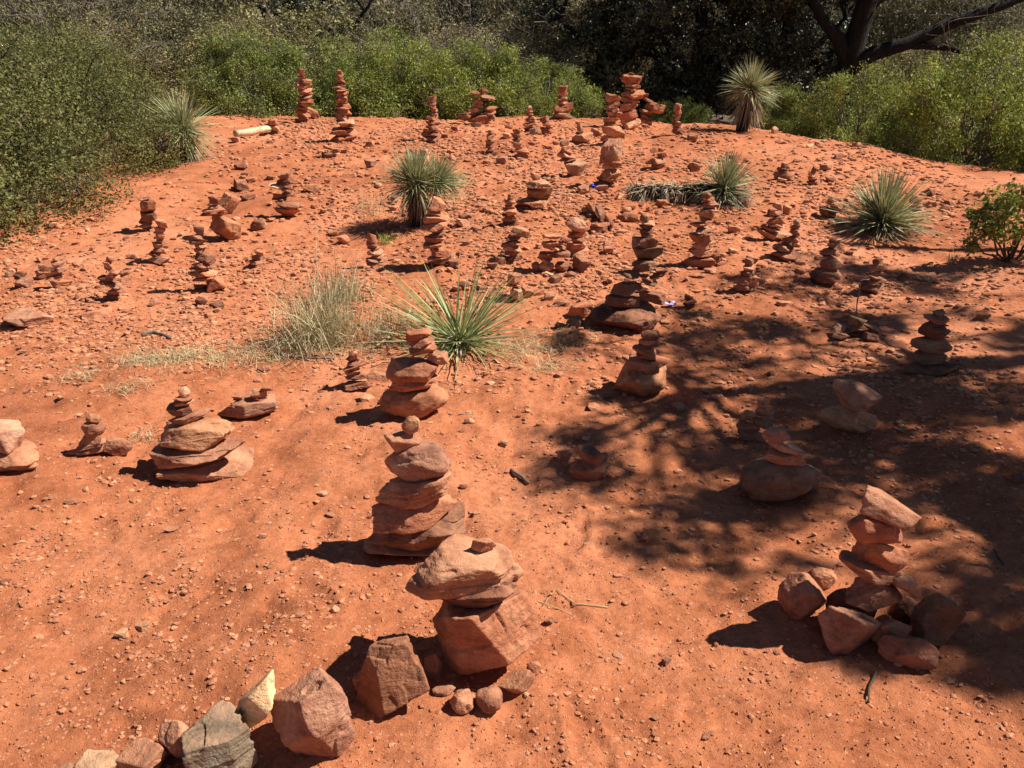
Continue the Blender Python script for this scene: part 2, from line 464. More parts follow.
LAND = []     # landmarks for the labels of loose rocks: (x, y, short name)
def cairn(label, by, stones, short=None, bx=None, group='stacked stone cairns in the clearing'):
    """stones bottom to top: (cx, cy, w, t, rot=0, opts='') in photo pixels; opts: tint letter, 'g' rests on ground, 'S','B','R' kind"""
    if bx is None: bx = stones[0][0]
    gx, gy, gz = ground(bx, by)
    root = empty('cairn', (gx, gy, gz)); tag(root, label, 'cairn', group)
    if short: LAND.append((gx, gy, short))
    placed = []; HM = {}
    cell = max(0.006, 0.09*max(s[2] for s in stones)*depth_of((gx, gy, gz))/F)
    for k, s in enumerate(stones):
        cx, cy, w, t = s[:4]; rot = s[4] if len(s) > 4 else 0; opt = s[5] if len(s) > 5 else ''
        tint = next((c for c in opt if c in 'pcdtkmoq'), 'r')
        kind = {'S': 'slab', 'B': 'block', 'R': 'round', 'P': 'pillow', 'C': 'chunk'}.get(next((c for c in opt if c in 'SBRPC'), ''), None)
        if w < 26 and rot == 0 and k > 0:
            rot = rnd.uniform(-13, 13); w = w*rnd.uniform(1.02, 1.28); cx += rnd.uniform(-0.07, 0.07)*w
        if 'g' in opt:
            hx, hy, hz = ground(cx, cy+t*0.28); Y = hy
        else: Y = gy
        P = on_plane(cx, cy, Y)
        mp = depth_of(P)/F
        e = math.atan2(CAMH-P[2], math.hypot(P[0], P[1]))
        sx = w*mp; sz = t*mp/max(math.cos(e), 0.5)
        sy = sx*(rnd.uniform(0.72, 0.92) if e < R(24) else rnd.uniform(0.55, 0.68))
        sy = min(max(sy, sz*0.85), sx*1.0)
        lo, hi = P[2]-sz/2, P[2]+sz/2
        gz2 = float(gfull(P[0], Y))
        sup = gz2-0.06*sz-0.004
        cand = [q for q in placed if abs(q[0]-P[0]) < 0.40*(q[1]+sx) and abs(q[5]-Y) < 0.5*(q[1]+sx) and q[3] < P[2]+0.3*sz]
        if cand and 'g' not in opt:
            sup = max(q[3]-0.22*(q[3]-q[2]) for q in cand)
        if lo > sup:
            lo = sup
            if hi-lo > 1.9*sz: hi = lo+1.9*sz
        elif not cand or 'g' in opt or k == 0:
            if lo < sup-0.25*sz: lo = sup-0.1*sz
        if hi-lo < 0.5*sz: hi = lo+0.7*sz
        szz = hi-lo
        jy = 0 if ('g' in opt or k == 0) else rnd.uniform(-0.05, 0.05)*sx
        nm = 'base_stone' if (k == 0 or 'g' in opt) else ('capstone' if k == len(stones)-1 else 'stone')
        n = 1
        if w < 34 and 'g' not in opt and not kind and szz > 0.50*sx and nm != 'capstone': n = 2
        if n == 1:
            o = put_stone(nm, P[0], Y+jy, (lo+hi)/2, sx, sy, szz*1.04, rot, root, kind, tint, w)
            settle(o, root, HM, cell, hi if not ('g' in opt) else None, 'g' in opt or k == 0)
        else:
            f = rnd.uniform(0.42, 0.6); zc = lo
            for j, ff in enumerate((f, 1-f)):
                hgt = szz*ff; q = rnd.uniform(0.86, 1.04)
                o = put_stone(nm if j == 0 else 'stone', P[0]+rnd.uniform(-0.08, 0.08)*sx, Y+jy, zc+hgt/2, sx*q, sy*q, hgt*1.08, rot*0.6+rnd.uniform(-8, 8), root, 'slab', tint if j == 0 else rnd.choice([tint, 'r', 'p', 'o', tint]), w)
                settle(o, root, HM, cell, zc+hgt, j == 0 and k == 0)
                zc += hgt
        placed.append((P[0], sx, lo, hi, 0, Y))
    return root

def loose(label, cx, cy, w, t, rot=0, opt='', name='rock', cat='rock', group=None, sy=None, sink=0.12):
    tint = next((c for c in opt if c in 'pcdtkmoq'), 'r')
    kind = {'S': 'slab', 'B': 'block', 'R': 'round', 'P': 'pillow', 'C': 'chunk'}.get(next((c for c in opt if c in 'SBRPC'), ''), None)
    gx, gy, gz = ground(cx, cy+t*0.30)
    mp = depth_of((gx, gy, gz))/F
    e = math.atan2(CAMH-gz, math.hypot(gx, gy))
    sx = w*mp; syy = sx*(sy or rnd.uniform(0.7, 0.95))
    # visible height = sz cos(e) + part of the depth seen from above
    sz = max((t*mp-0.45*syy*math.sin(e))/math.cos(e), 0.30*sx)
    o = put_stone(name, gx, gy, gz+sz*(0.5-sink), sx, syy, sz, rot, None, kind, tint, w)
    tag(o, label, cat, group)
    return o
# ------------------------------------------------------------------ cairns (bottom to top)
cairn('squat foreground cairn of three big angular rocks with a chip on top', 662,
      [(484, 650, 106, 74, 22, 'oB'), (465, 600, 112, 36, 9, 'dP'), (464, 562, 120, 30, -4, 'pP'), (484, 537, 28, 9, -14, 'S')], 'the three-rock foreground cairn', bx=484)
cairn('thick seven stone cairn of broad curved slabs directly behind the three-rock foreground cairn', 548,
      [(411, 553, 92, 22, -5, 'tP'), (418, 530, 100, 26, 7, 'dP'), (415, 508, 88, 26, 8, 'oP'), (414, 485, 80, 24, 8, 'pP'), (417, 462, 68, 34, 4, 'mR'), (404, 441, 34, 18, 14, 'pS'), (411, 423, 18, 12, -30, 'tR')], 'the thick slab cairn in the foreground', bx=418)
cairn('cairn on a rounded tan boulder base, in front of the bright green yucca', 418,
      [(416, 410, 70, 42, 0, 'tR'), (415, 387, 52, 16, 5, 'oP'), (413, 369, 56, 18, 10, 'oP'), (438, 362, 22, 20, 0, 'rB'), (423, 353, 28, 15, 12, 'oS'), (420, 343, 30, 10, 8, 'S'), (417, 335, 28, 9, 8, 'oS')], 'the cairn with the tan boulder base')
cairn('wide leaning cairn of tilted thick slabs tapering to pebbles at left of the foreground', 470,
      [(209, 472, 94, 20, -3, 'S'), (201, 450, 98, 20, 10, 'mP'), (196, 432, 78, 24, 8, 'tP'), (191, 419, 42, 11, 10, 'S'), (180, 409, 24, 13, 5, 'dB'), (183, 399, 16, 8, 0, 'p'), (184, 391, 10, 8, 0, 'pR')], 'the wide leaning slab cairn')
cairn('small low cairn topped by two round pebbles, left of the wide leaning one', 455,
      [(90, 456, 38, 11, 6, 'S'), (118, 449, 28, 16, 6, 'gS'), (92, 448, 30, 9, 8, 'mS'), (92, 439, 26, 8, 8, 'pS'), (93, 427, 18, 12, 0, 'R'), (93, 418, 12, 6, 0, 'tR')], 'the small pebble-topped cairn')
cairn('cairn cut off by the left edge, one blocky rock on a broad flat base stone', 464,
      [(4, 461, 94, 24, 2, 'pP'), (1, 436, 48, 36, 0, 'mC')], 'the block at the left edge')
cairn('low long rock with tiny stone heaps on top, behind the wide leaning cairn', 410,
      [(248, 407, 58, 16, 6, 'mS'), (237, 396, 13, 6, 0, ''), (257, 394, 16, 9, 0, ''), (267, 391, 9, 8, 0, 'p')], 'the low rock with tiny heaps')
cairn('small neat cairn with five stones just left of the tan-boulder cairn', 388,
      [(357, 386, 28, 11, 5), (357, 377, 21, 9, 5, 'o'), (355, 368, 18, 8, 0), (354, 360, 13, 6, 0), (353, 353, 9, 5, 0)], 'the small five-stone cairn')
cairn('leaning cairn rising out of a ring of blocky rocks in the right foreground', 622,
      [(850, 612, 50, 34, 0, 'd'), (804, 603, 48, 40, 0, 'gC'), (822, 580, 30, 18, 0, 'gpR'), (902, 610, 24, 24, 0, 'g'), (933, 622, 42, 48, -24, 'gkC'), (890, 634, 40, 26, 22, 'gpC'), (846, 632, 58, 38, -22, 'gmB'), (907, 652, 56, 28, 8, 'gmC'),
       (870, 606, 74, 38, -20, 'oP'), (902, 592, 38, 20, -20, 'pS'), (864, 586, 70, 22, -20, 'pS'), (880, 559, 56, 34, -20, 'oS'), (876, 532, 62, 34, -17, 'rP'), (888, 505, 66, 22, -28, 'pS')], 'the ring-based cairn', bx=870)
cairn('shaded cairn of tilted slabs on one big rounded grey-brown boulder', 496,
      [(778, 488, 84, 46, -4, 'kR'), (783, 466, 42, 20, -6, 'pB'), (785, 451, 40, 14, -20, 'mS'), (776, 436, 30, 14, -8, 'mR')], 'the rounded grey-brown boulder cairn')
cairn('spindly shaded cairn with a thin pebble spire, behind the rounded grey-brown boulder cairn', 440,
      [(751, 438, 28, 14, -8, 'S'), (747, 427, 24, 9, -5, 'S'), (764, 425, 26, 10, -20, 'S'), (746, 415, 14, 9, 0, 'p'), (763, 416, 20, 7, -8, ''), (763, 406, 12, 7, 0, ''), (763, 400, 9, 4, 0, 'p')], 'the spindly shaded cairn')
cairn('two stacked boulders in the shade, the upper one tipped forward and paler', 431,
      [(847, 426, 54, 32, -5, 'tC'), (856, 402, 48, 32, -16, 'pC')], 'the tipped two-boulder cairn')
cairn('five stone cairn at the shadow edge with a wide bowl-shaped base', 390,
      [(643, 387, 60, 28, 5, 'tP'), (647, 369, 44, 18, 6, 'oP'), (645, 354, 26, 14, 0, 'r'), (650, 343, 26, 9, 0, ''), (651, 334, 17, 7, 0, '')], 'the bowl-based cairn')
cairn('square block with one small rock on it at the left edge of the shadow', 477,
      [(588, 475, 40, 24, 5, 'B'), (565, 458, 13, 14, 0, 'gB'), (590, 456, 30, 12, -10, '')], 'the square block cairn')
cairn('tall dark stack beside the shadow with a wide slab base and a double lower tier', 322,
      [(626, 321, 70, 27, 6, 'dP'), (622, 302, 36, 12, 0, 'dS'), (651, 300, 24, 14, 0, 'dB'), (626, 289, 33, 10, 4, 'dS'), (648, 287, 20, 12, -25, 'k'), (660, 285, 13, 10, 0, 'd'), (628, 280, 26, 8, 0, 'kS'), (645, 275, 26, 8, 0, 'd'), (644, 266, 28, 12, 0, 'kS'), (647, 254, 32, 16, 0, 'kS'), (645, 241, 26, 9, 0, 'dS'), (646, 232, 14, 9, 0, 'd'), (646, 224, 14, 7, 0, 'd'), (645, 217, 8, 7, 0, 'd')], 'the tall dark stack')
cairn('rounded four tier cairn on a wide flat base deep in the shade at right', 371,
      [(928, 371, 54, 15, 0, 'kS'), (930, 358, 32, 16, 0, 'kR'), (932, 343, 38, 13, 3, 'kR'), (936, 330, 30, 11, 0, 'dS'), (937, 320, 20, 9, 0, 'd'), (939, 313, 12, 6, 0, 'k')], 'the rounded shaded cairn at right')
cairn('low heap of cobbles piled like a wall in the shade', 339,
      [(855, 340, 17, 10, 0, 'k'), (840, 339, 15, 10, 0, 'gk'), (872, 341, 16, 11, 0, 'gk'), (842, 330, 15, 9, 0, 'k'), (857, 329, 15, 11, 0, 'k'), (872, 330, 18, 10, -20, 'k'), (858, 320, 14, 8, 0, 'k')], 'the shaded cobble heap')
cairn('rounded pile of cobbles in the middle of the clearing', 272,
      [(562, 269, 16, 12, 0, 'R'), (547, 269, 14, 11, 0, 'gR'), (536, 268, 8, 9, 0, 'gR'), (571, 276, 11, 7, 0, 'gR'), (580, 268, 18, 16, -28, 'gB'), (547, 257, 18, 10, -15, 'o'), (562, 256, 14, 9, 0, 'R'), (553, 247, 20, 11, 0, 'p'), (566, 248, 12, 8, 0, ''), (551, 239, 16, 7, 0, 'p')], 'the cobble pile')
cairn('four stone cairn with a tilted pale top, touching the rounded cobble pile', 256,
      [(579, 254, 20, 8, 0, 'S'), (578, 246, 21, 8, 0, 'p'), (578, 236, 22, 12, 5, 'o'), (577, 225, 24, 13, -20, 'p')], 'the tilted-top cairn')
cairn('heap of thin slabs leaning together on edge', 230,
      [(600, 227, 20, 8, 0, ''), (593, 214, 20, 8, -48, 'gS'), (601, 219, 22, 8, -60, 'gmS'), (608, 224, 16, 6, -55, 'gS')], 'the leaning slab heap')
cairn('broad stack with a wide pale base slab and blocky second tier in mid clearing', 209,
      [(534, 205, 36, 11, 6, 'tS'), (539, 192, 27, 12, 0, 'tB'), (537, 183, 25, 6, -4, 'pS'), (535, 176, 12, 6, -18, 'p')], 'the pale broad-based stack')
cairn('thin dark cairn close against the left side of the pale broad-based stack', 226,
      [(510, 222, 17, 9, 0, 'd'), (510, 213, 15, 10, 0, 'o'), (510, 204, 10, 8, 0, ''), (511, 197, 7, 6, 0, '')])
cairn('three stone cairn in a dense spread of rubble above the green yucca', 262,
      [(512, 255, 17, 11, 0, 'd'), (514, 245, 19, 10, 0, 'p'), (513, 238, 16, 6, 0, ''), (520, 231, 22, 7, -8, 'p')], 'the rubble-ringed cairn')
cairn('low cairn with a white upright block among the yucca leaf tips', 300,
      [(517, 294, 14, 14, 0, 'cB'), (528, 294, 11, 9, 0, 'g'), (505, 298, 11, 5, 0, 'gp'), (514, 284, 16, 8, 0, ''), (515, 276, 13, 7, 0, 'p')])
cairn('slim tall cairn standing in front of the grey yucca with the dead leaf skirt', 267,
      [(438, 262, 23, 12, 0, 'd'), (439, 252, 21, 9, 0, 'o'), (434, 241, 18, 10, 0, 't'), (435, 232, 15, 8, 0, 'd'), (436, 221, 23, 12, 0, 'o'), (434, 211, 14, 8, 0, ''), (438, 202, 16, 10, -28, 'p')], 'the slim cairn before the grey yucca')
cairn('small crumbling cairn left of the slim one, below the grey yucca shadow', 267,
      [(376, 262, 23, 9, 0, ''), (377, 253, 15, 8, 0, 'p'), (373, 244, 11, 7, 0, ''), (371, 236, 9, 7, 0, '')], 'the crumbling cairn')
cairn('dark zigzag cairn of seven stones at left with tilted flat slabs', 291,
      [(200, 289, 14, 8, 0, 'd'), (216, 287, 24, 13, 8, 'go'), (204, 277, 27, 13, 0, 'o'), (200, 266, 23, 9, 5, 'k'), (204, 256, 19, 8, -8, 'dS'), (200, 246, 14, 7, 8, 'd'), (199, 238, 15, 7, 0, 'd'), (198, 229, 12, 9, -20, 'd')], 'the dark zigzag cairn', bx=205)
cairn('big tilted oval boulder carrying a flat slab and two pebbles', 238,
      [(224, 231, 34, 22, -28, 'tB'), (213, 213, 21, 7, 0, 'o'), (214, 206, 10, 6, 0, 'p'), (214, 199, 8, 6, 0, '')], 'the tilted oval boulder cairn')
cairn('ragged jumbled cairn with a flat white stone halfway up, left of centre', 217,
      [(288, 215, 28, 12, -8, 'o'), (291, 205, 22, 8, 0, ''), (281, 197, 13, 8, 0, 'd'), (288, 192, 12, 8, 0, 'd'), (277, 187, 14, 5, 0, 'c'), (285, 181, 17, 6, 10, 'd'), (285, 175, 12, 6, 0, '')], 'the ragged jumbled cairn')
cairn('flat-topped mushroom shaped cairn near the dark left bush', 233,
      [(147, 229, 13, 9, 0, 'd'), (147, 221, 15, 8, 0, ''), (147, 213, 21, 7, -4, 'dS'), (147, 204, 20, 8, -5, 'oS'), (144, 198, 12, 5, 0, 'p')], 'the mushroom-shaped cairn')
cairn('small staggered cairn in front of the mushroom shaped one', 263,
      [(160, 260, 22, 6, 4, ''), (156, 254, 12, 6, 0, 'd'), (159, 246, 12, 9, -12, 'm'), (161, 237, 10, 7, 0, ''), (159, 230, 12, 6, 0, 'p'), (163, 223, 12, 7, 0, 'p')], 'the staggered cairn')
cairn('precarious thin cairn standing alone on the open left soil', 300,
      [(111, 297, 14, 8, 0, 'd'), (115, 288, 17, 10, -5, 'm'), (107, 279, 14, 7, 0, 'd'), (114, 273, 14, 6, 0, ''), (109, 265, 13, 8, -15, 'o'), (110, 259, 7, 4, 0, '')], 'the precarious thin cairn')
cairn('three round stones on a flat one near the left edge', 286,
      [(62, 284, 22, 7, 0, 'p'), (54, 275, 14, 10, 0, ''), (58, 266, 13, 10, -20, 'm'), (55, 260, 6, 4, 0, 'p')], 'the three round stones')
cairn('tiny two stone pile behind and left of the three round stones', 278,
      [(41, 274, 11, 7, 0, ''), (42, 267, 8, 5, 0, 'p')])
cairn('flat oval rock with one tiny upright chip, nearest the left edge', 287,
      [(24, 283, 17, 8, 0, 'm'), (17, 277, 5, 5, 0, 'd')])
cairn('tall slender cairn against the far bushes, left one of the tall far pair', 122,
      [(302, 119, 14, 7, 0, 't'), (312, 116, 13, 9, 0, 'go'), (304, 110, 15, 9, 0, 'o'), (306, 103, 14, 8, 0, ''), (306, 98, 13, 6, 0, 'p'), (305, 92, 14, 7, 0, ''), (303, 86, 12, 6, 0, ''), (304, 81, 14, 5, 0, 'p'), (302, 76, 8, 5, 0, ''), (301, 71, 7, 5, 0, '')], 'the left tall far cairn')
cairn('tall slender cairn on a big base block, right one of the tall far pair', 140,
      [(345, 135, 28, 13, 0, 'o'), (345, 124, 17, 9, 0, 'd'), (343, 117, 16, 7, 0, ''), (343, 109, 15, 8, 0, 'o'), (342, 101, 12, 7, 0, ''), (342, 94, 12, 6, 0, ''), (341, 88, 11, 5, 0, 'p'), (341, 82, 9, 5, 0, ''), (340, 77, 8, 5, 0, 'p'), (340, 72, 5, 4, 0, '')], 'the right tall far cairn')
cairn('tapered cairn on a dark base before the far green bank, above the grey yucca', 142,
      [(431, 137, 18, 9, 0, 'd'), (432, 129, 16, 8, 0, ''), (432, 119, 13, 9, 0, ''), (434, 111, 8, 6, 0, 'p'), (433, 105, 7, 6, 0, ''), (433, 98, 7, 6, 0, '')], 'the tapered cairn on a dark base')
cairn('bulky double-headed cairn at the far edge, two stacks on one foot', 123,
      [(479, 119, 24, 8, 0, ''), (464, 118, 12, 9, 0, 'g'), (490, 118, 13, 8, 0, 'g'), (474, 111, 13, 9, 0, 'd'), (491, 111, 13, 9, 0, 'p'), (479, 103, 10, 7, 0, ''), (488, 101, 12, 10, 0, 'o'), (477, 96, 10, 8, 0, ''), (484, 92, 8, 7, 0, 'p')], 'the double-headed cairn')
cairn('short dark-footed far cairn, left of a similar one with a pale foot', 154,
      [(492, 151, 13, 6, 0, 'd'), (490, 144, 9, 7, 0, ''), (491, 137, 7, 6, 0, ''), (491, 132, 6, 4, 0, '')], 'the short dark-footed cairn')
cairn('short thin cairn on a pale tilted foot stone in the far middle', 157,
      [(521, 153, 16, 9, 12, 'p'), (517, 145, 10, 7, 0, ''), (517, 137, 7, 6, 0, 'd'), (517, 131, 6, 5, 0, '')], 'the pale-footed thin cairn')
cairn('pointed little far cairn between the double-headed one and the bell-shaped one', 131,
      [(531, 126, 15, 8, 0, 'd'), (531, 119, 10, 6, 0, ''), (530, 113, 7, 5, 0, ''), (530, 108, 4, 5, 0, 'p')])
cairn('stubby leaning cairn just right of the pointed little one', 135,
      [(546, 131, 12, 7, 0, 'o'), (547, 125, 12, 7, -20, ''), (544, 119, 8, 6, 0, '')])
cairn('bell-shaped cairn on a wide foot before the last far green bush', 120,
      [(562, 116, 22, 7, 0, ''), (573, 115, 9, 6, 0, 'gp'), (552, 115, 9, 6, 0, 'gd'), (563, 107, 18, 8, 0, 'o'), (562, 101, 12, 5, 0, 'p'), (563, 95, 9, 7, 0, ''), (563, 88, 9, 5, 0, 'p')], 'the bell-shaped cairn')
cairn('large white-faced block poised on a round stone and a dark base, beside blue litter', 188,
      [(605, 183, 22, 12, 0, 'd'), (611, 170, 21, 19, -18, 't'), (612, 149, 21, 20, -18, 'pB')], 'the poised white-faced block')
cairn('pale wedge boulder topped with small red slabs, left of the poised white-faced block', 176,
      [(576, 168, 25, 17, 6, 'cB'), (568, 155, 17, 6, 0, ''), (567, 148, 13, 6, -8, 'o'), (565, 142, 9, 5, 0, '')], 'the pale wedge boulder')
cairn('rough tower with a flared top, left of the biggest far cairn', 145,
      [(610, 140, 20, 9, 0, 'd'), (612, 130, 19, 9, 0, 'p'), (611, 121, 14, 8, 0, 'o'), (613, 114, 13, 6, 0, ''), (612, 106, 13, 9, 0, ''), (613, 97, 15, 7, -12, 'p')], 'the flared rough tower')
cairn('biggest far cairn, a thick tower of broad stones against the dark trees', 128,
      [(629, 123, 22, 9, 0, 'p'), (628, 115, 19, 9, 0, 'o'), (629, 107, 17, 8, 0, ''), (631, 101, 17, 7, 0, ''), (633, 94, 21, 8, 5, 'o'), (633, 87, 13, 7, 0, ''), (632, 79, 18, 9, 0, 'o'), (632, 74, 5, 3, 0, 'd')], 'the biggest far cairn')
cairn('slumped heap of leaning slabs against the right side of the biggest far cairn', 125,
      [(646, 120, 15, 9, -30, ''), (645, 113, 12, 8, 0, 'd'), (655, 106, 19, 9, -18, 'o'), (647, 103, 14, 6, -25, ''), (644, 97, 9, 6, 0, '')])
cairn('thin upright cairn standing apart before the dark trees at far right', 135,
      [(677, 132, 12, 6, 0, 'd'), (676, 126, 9, 6, 0, ''), (677, 119, 9, 7, 0, ''), (677, 112, 7, 6, 0, 'p'), (678, 106, 6, 6, 0, 'p')], 'the thin upright far cairn')
cairn('tiny pile with a wide dark foot left of the flared rough tower', 142,
      [(583, 137, 22, 8, 0, ''), (597, 134, 10, 8, 0, 'gp'), (580, 130, 7, 6, 0, ''), (579, 124, 5, 5, 0, 'p')])
cairn('small ragged pile with a slanted top, left of the yucca with the fallen trunk', 170,
      [(658, 166, 14, 5, 0, 'd'), (656, 160, 16, 5, 0, 'p'), (662, 157, 9, 9, 30, 'o')], 'the small ragged pile')
cairn('tall curved red cairn in front of the yucca with the fallen trunk', 264,
      [(697, 262, 32, 10, 0, ''), (712, 259, 14, 12, 0, 'gd'), (703, 251, 24, 8, 0, 'o'), (706, 245, 22, 7, 0, 'p'), (703, 236, 22, 9, 0, 'o'), (702, 227, 18, 9, 0, ''), (706, 217, 14, 11, 0, 'o'), (709, 206, 14, 7, 0, 'p'), (708, 200, 15, 6, 0, 'p'), (707, 194, 10, 5, 0, 'd')], 'the tall curved red cairn')
cairn('crooked cairn on a steeply tilted base slab, left of centre between two yuccas at right', 240,
      [(768, 234, 22, 13, -30, ''), (778, 236, 22, 8, 0, 'gp'), (776, 222, 19, 9, 5, 'p'), (786, 213, 11, 9, -20, 'g'), (776, 214, 14, 8, 0, ''), (778, 206, 8, 7, 0, 'p')], 'the crooked cairn')
cairn('cairn with a leaning pebble spire just in front of the crooked one', 259,
      [(785, 257, 30, 8, 0, ''), (785, 249, 22, 8, -5, 'd'), (790, 241, 18, 7, -10, ''), (794, 234, 9, 7, 0, 'd'), (796, 227, 9, 5, 0, ''), (797, 221, 7, 5, 0, '')], 'the pebble-spire cairn')
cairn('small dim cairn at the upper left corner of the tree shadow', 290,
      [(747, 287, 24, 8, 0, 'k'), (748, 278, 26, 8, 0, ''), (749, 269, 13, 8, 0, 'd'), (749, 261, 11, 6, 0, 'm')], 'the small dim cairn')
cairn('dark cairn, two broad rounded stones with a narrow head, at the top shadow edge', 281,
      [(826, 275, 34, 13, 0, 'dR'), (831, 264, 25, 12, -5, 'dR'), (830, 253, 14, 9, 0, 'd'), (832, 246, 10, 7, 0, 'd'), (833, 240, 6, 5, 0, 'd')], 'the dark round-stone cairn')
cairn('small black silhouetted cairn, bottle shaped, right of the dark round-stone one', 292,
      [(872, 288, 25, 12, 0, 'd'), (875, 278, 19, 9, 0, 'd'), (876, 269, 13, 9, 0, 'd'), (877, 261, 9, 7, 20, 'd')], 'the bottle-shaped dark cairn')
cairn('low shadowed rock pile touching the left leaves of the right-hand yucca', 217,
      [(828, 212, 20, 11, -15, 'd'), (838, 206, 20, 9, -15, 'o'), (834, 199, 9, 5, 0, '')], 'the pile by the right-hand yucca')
cairn('low heap of small stones with a dark peak, behind the crooked cairn', 180,
      [(784, 176, 20, 8, 0, ''), (783, 170, 12, 6, 0, 'd'), (785, 165, 7, 5, 0, 'd')], 'the dark-peaked heap')
cairn('tiny pointed dark cairn right of the dark-peaked heap', 185,
      [(812, 181, 10, 6, 0, 'd'), (813, 175, 8, 6, 0, ''), (814, 169, 5, 6, 0, 'd')])
cairn('tiny dark two stone pile on the sunny soil near the lilac scrap', 306,
      [(690, 303, 14, 7, 0, 'd'), (689, 297, 7, 5, 0, 'd')])
cairn('little three stone pile on the crushed gravel behind the pale dry grass', 268,
      [(257, 263, 18, 6, 0, ''), (256, 257, 12, 6, 10, 'd'), (259, 252, 9, 5, 0, 'p')], 'the little gravel-bed pile')
cairn('tiny pile at the right end of the pale log', 133,
      [(275, 129, 11, 7, 0, ''), (273, 122, 8, 6, 0, 'p')])
cairn('low two stone pile half hidden by the right side of the right-hand yucca', 211,
      [(916, 206, 14, 8, 0, 'd'), (915, 199, 11, 7, 0, '')])
cairn('low spread of dark stones midway between the tall far pair and the tapered cairn', 158,
      [(329, 156, 15, 6, 0, 'd'), (334, 152, 11, 7, 0, ''), (327, 150, 8, 5, 0, 'p')])

# ------------------------------------------------------------------ boulders and rocks told apart by eye
B = 'boulders lined up along the bottom edge'
loose('large pinkish purple angular boulder at the bottom edge, biggest of the line', 317, 712, 86, 90, 0, 'mC', 'boulder', 'boulder', B, 0.85)
loose('square brown block in the boulder line, between the pink boulder and the three-rock cairn', 397, 678, 78, 80, 0, 'tB', 'boulder', 'boulder', B, 0.8)
loose('small reddish cube wedged between the pink boulder and the square brown block', 367, 685, 24, 32, 0, 'rB', 'rock', 'rock', B)
loose('small pale rock tight against the right side of the square brown block', 433, 668, 18, 30, 0, 'rB', 'rock', 'rock', B)
loose('flat pale oval pebble in the dark gap under the foreground cairn', 444, 692, 24, 12, 5, 'pR', 'rock', 'rock', B)
loose('left one of two round fist sized cobbles in front of the foreground cairn', 462, 705, 24, 24, 0, 'pR', 'rock', 'rock', B)
loose('right one of two round fist sized cobbles in front of the foreground cairn', 490, 703, 28, 26, 0, 'R', 'rock', 'rock', B)
loose('low rough rock tucked under the right foot of the foreground cairn', 518, 684, 38, 24, 22, 'B', 'rock', 'rock', B)
loose('small round rock at the far right foot of the foreground cairn', 534, 670, 16, 16, 0, 'pR', 'rock', 'rock', B)
loose('dull greenish grey boulder half covered by a cream-topped stone at the bottom edge', 222, 742, 72, 62, 10, 'qB', 'boulder', 'boulder', B, 0.85)
loose('pointed reddish brown wedge left of the grey boulder', 180, 738, 42, 42, 20, 'rB', 'boulder', 'boulder', B)
loose('pale pink flat rock between the brown wedge and the cream-rimmed rock', 142, 756, 50, 34, 0, 'pB', 'boulder', 'boulder', B)
loose('flat rock with a cream rim at the bottom edge, left of the pink one', 100, 762, 44, 24, 5, 'cS', 'rock', 'rock', B)
loose('last low grey rock at the left end of the boulder line', 66, 770, 30, 14, 8, 'kS', 'rock', 'rock', B)
def cream():
    gx, gy, gz = ground(256, 735); P = on_plane(258, 712, gy-0.01)
    o = put_stone('rock', P[0], gy-0.02, P[2]+0.035, 0.175, 0.085, 0.062, 50, None, 'slab', 'c', 60, 0)
    o.color = (2.1, 3.3, 3.2, 1)
    tag(o, 'upright cream-topped long stone leaning between the grey and the pink boulder', 'rock', B)
cream()
0 and loose('big dark angular rock in deep shade at the right edge', 1010, 527, 54, 40, -15, 'kB', 'boulder', 'boulder')
loose('blocky red rock balanced behind the green yucca, left of the tall dark stack', 583, 308, 28, 18, 0, 'oB')
loose('round grey rock in front of the blocky red one beside the tall dark stack', 575, 323, 19, 13, 0, 'k')
loose('upright slanted brown rock leaning behind the tilted oval boulder cairn', 229, 205, 22, 24, -35, 'oB')
loose('lone angular rock between the oval boulder cairn and the ragged jumbled cairn', 259, 225, 16, 12, 0, '')
loose('dark wedge rock on open soil behind the oval boulder', 242, 186, 18, 10, -20, 'd')
loose('flat red rock in front of the dark wedge rock', 248, 199, 16, 7, 0, 'S')
loose('pale long flat rock lying right of the ragged jumbled cairn', 313, 188, 20, 9, 0, 'p')
loose('flat orange slab lying by the foot of the precarious thin cairn', 97, 312, 30, 12, 4, 'oS')
loose('broad thin slab sunk in the soil at the left edge', 26, 321, 44, 8, 0, 'mS')
loose('small brown rock in front of the dark zigzag cairn', 216, 306, 17, 9, 0, 'd')
loose('small red rock left of the brown one in front of the zigzag cairn', 202, 304, 13, 8, 0, '')
loose('small dark red rock on the bare left foreground soil', 238, 411, 8, 5, 0, 'd') 
loose('low orange rock between the small five-stone cairn and the tan boulder cairn', 380, 376, 24, 12, -15, 'o')
loose('white quartz-like pebble on open soil right of the tan boulder cairn', 470, 422, 11, 8, 0, 'cR')
loose('white flat chip behind the quartz-like pebble', 490, 386, 10, 4, 0, 'cS')
loose('white angular pebble between the thick slab cairn and the weathered stick', 504, 438, 9, 7, 0, 'c')
loose('pale grey chip at the edge of the tree shadow', 586, 440, 9, 5, 0, 'c')
loose('red pebble at the left border of the shadow near the bowl-based cairn', 591, 383, 9, 6, 0, '')
loose('dark pointed rock standing alone left of the crooked cairn', 746, 205, 10, 10, 0, 'd')
loose('white rock at the shadow edge right of the bottle-shaped dark cairn', 926, 278, 12, 8, 0, 'c')
loose('dark rock next to the white rock at the shadow edge', 903, 277, 14, 8, 0, 'd')
loose('pale lump of rock in front of the bottle-shaped dark cairn', 876, 304, 14, 8, 0, 'p')
loose('dark flat rock right of the right-hand yucca, topmost of four', 929, 193, 14, 7, -15, 'd')
loose('long dark rock right of the right-hand yucca, rightmost of four', 951, 203, 13, 6, -12, 'd')
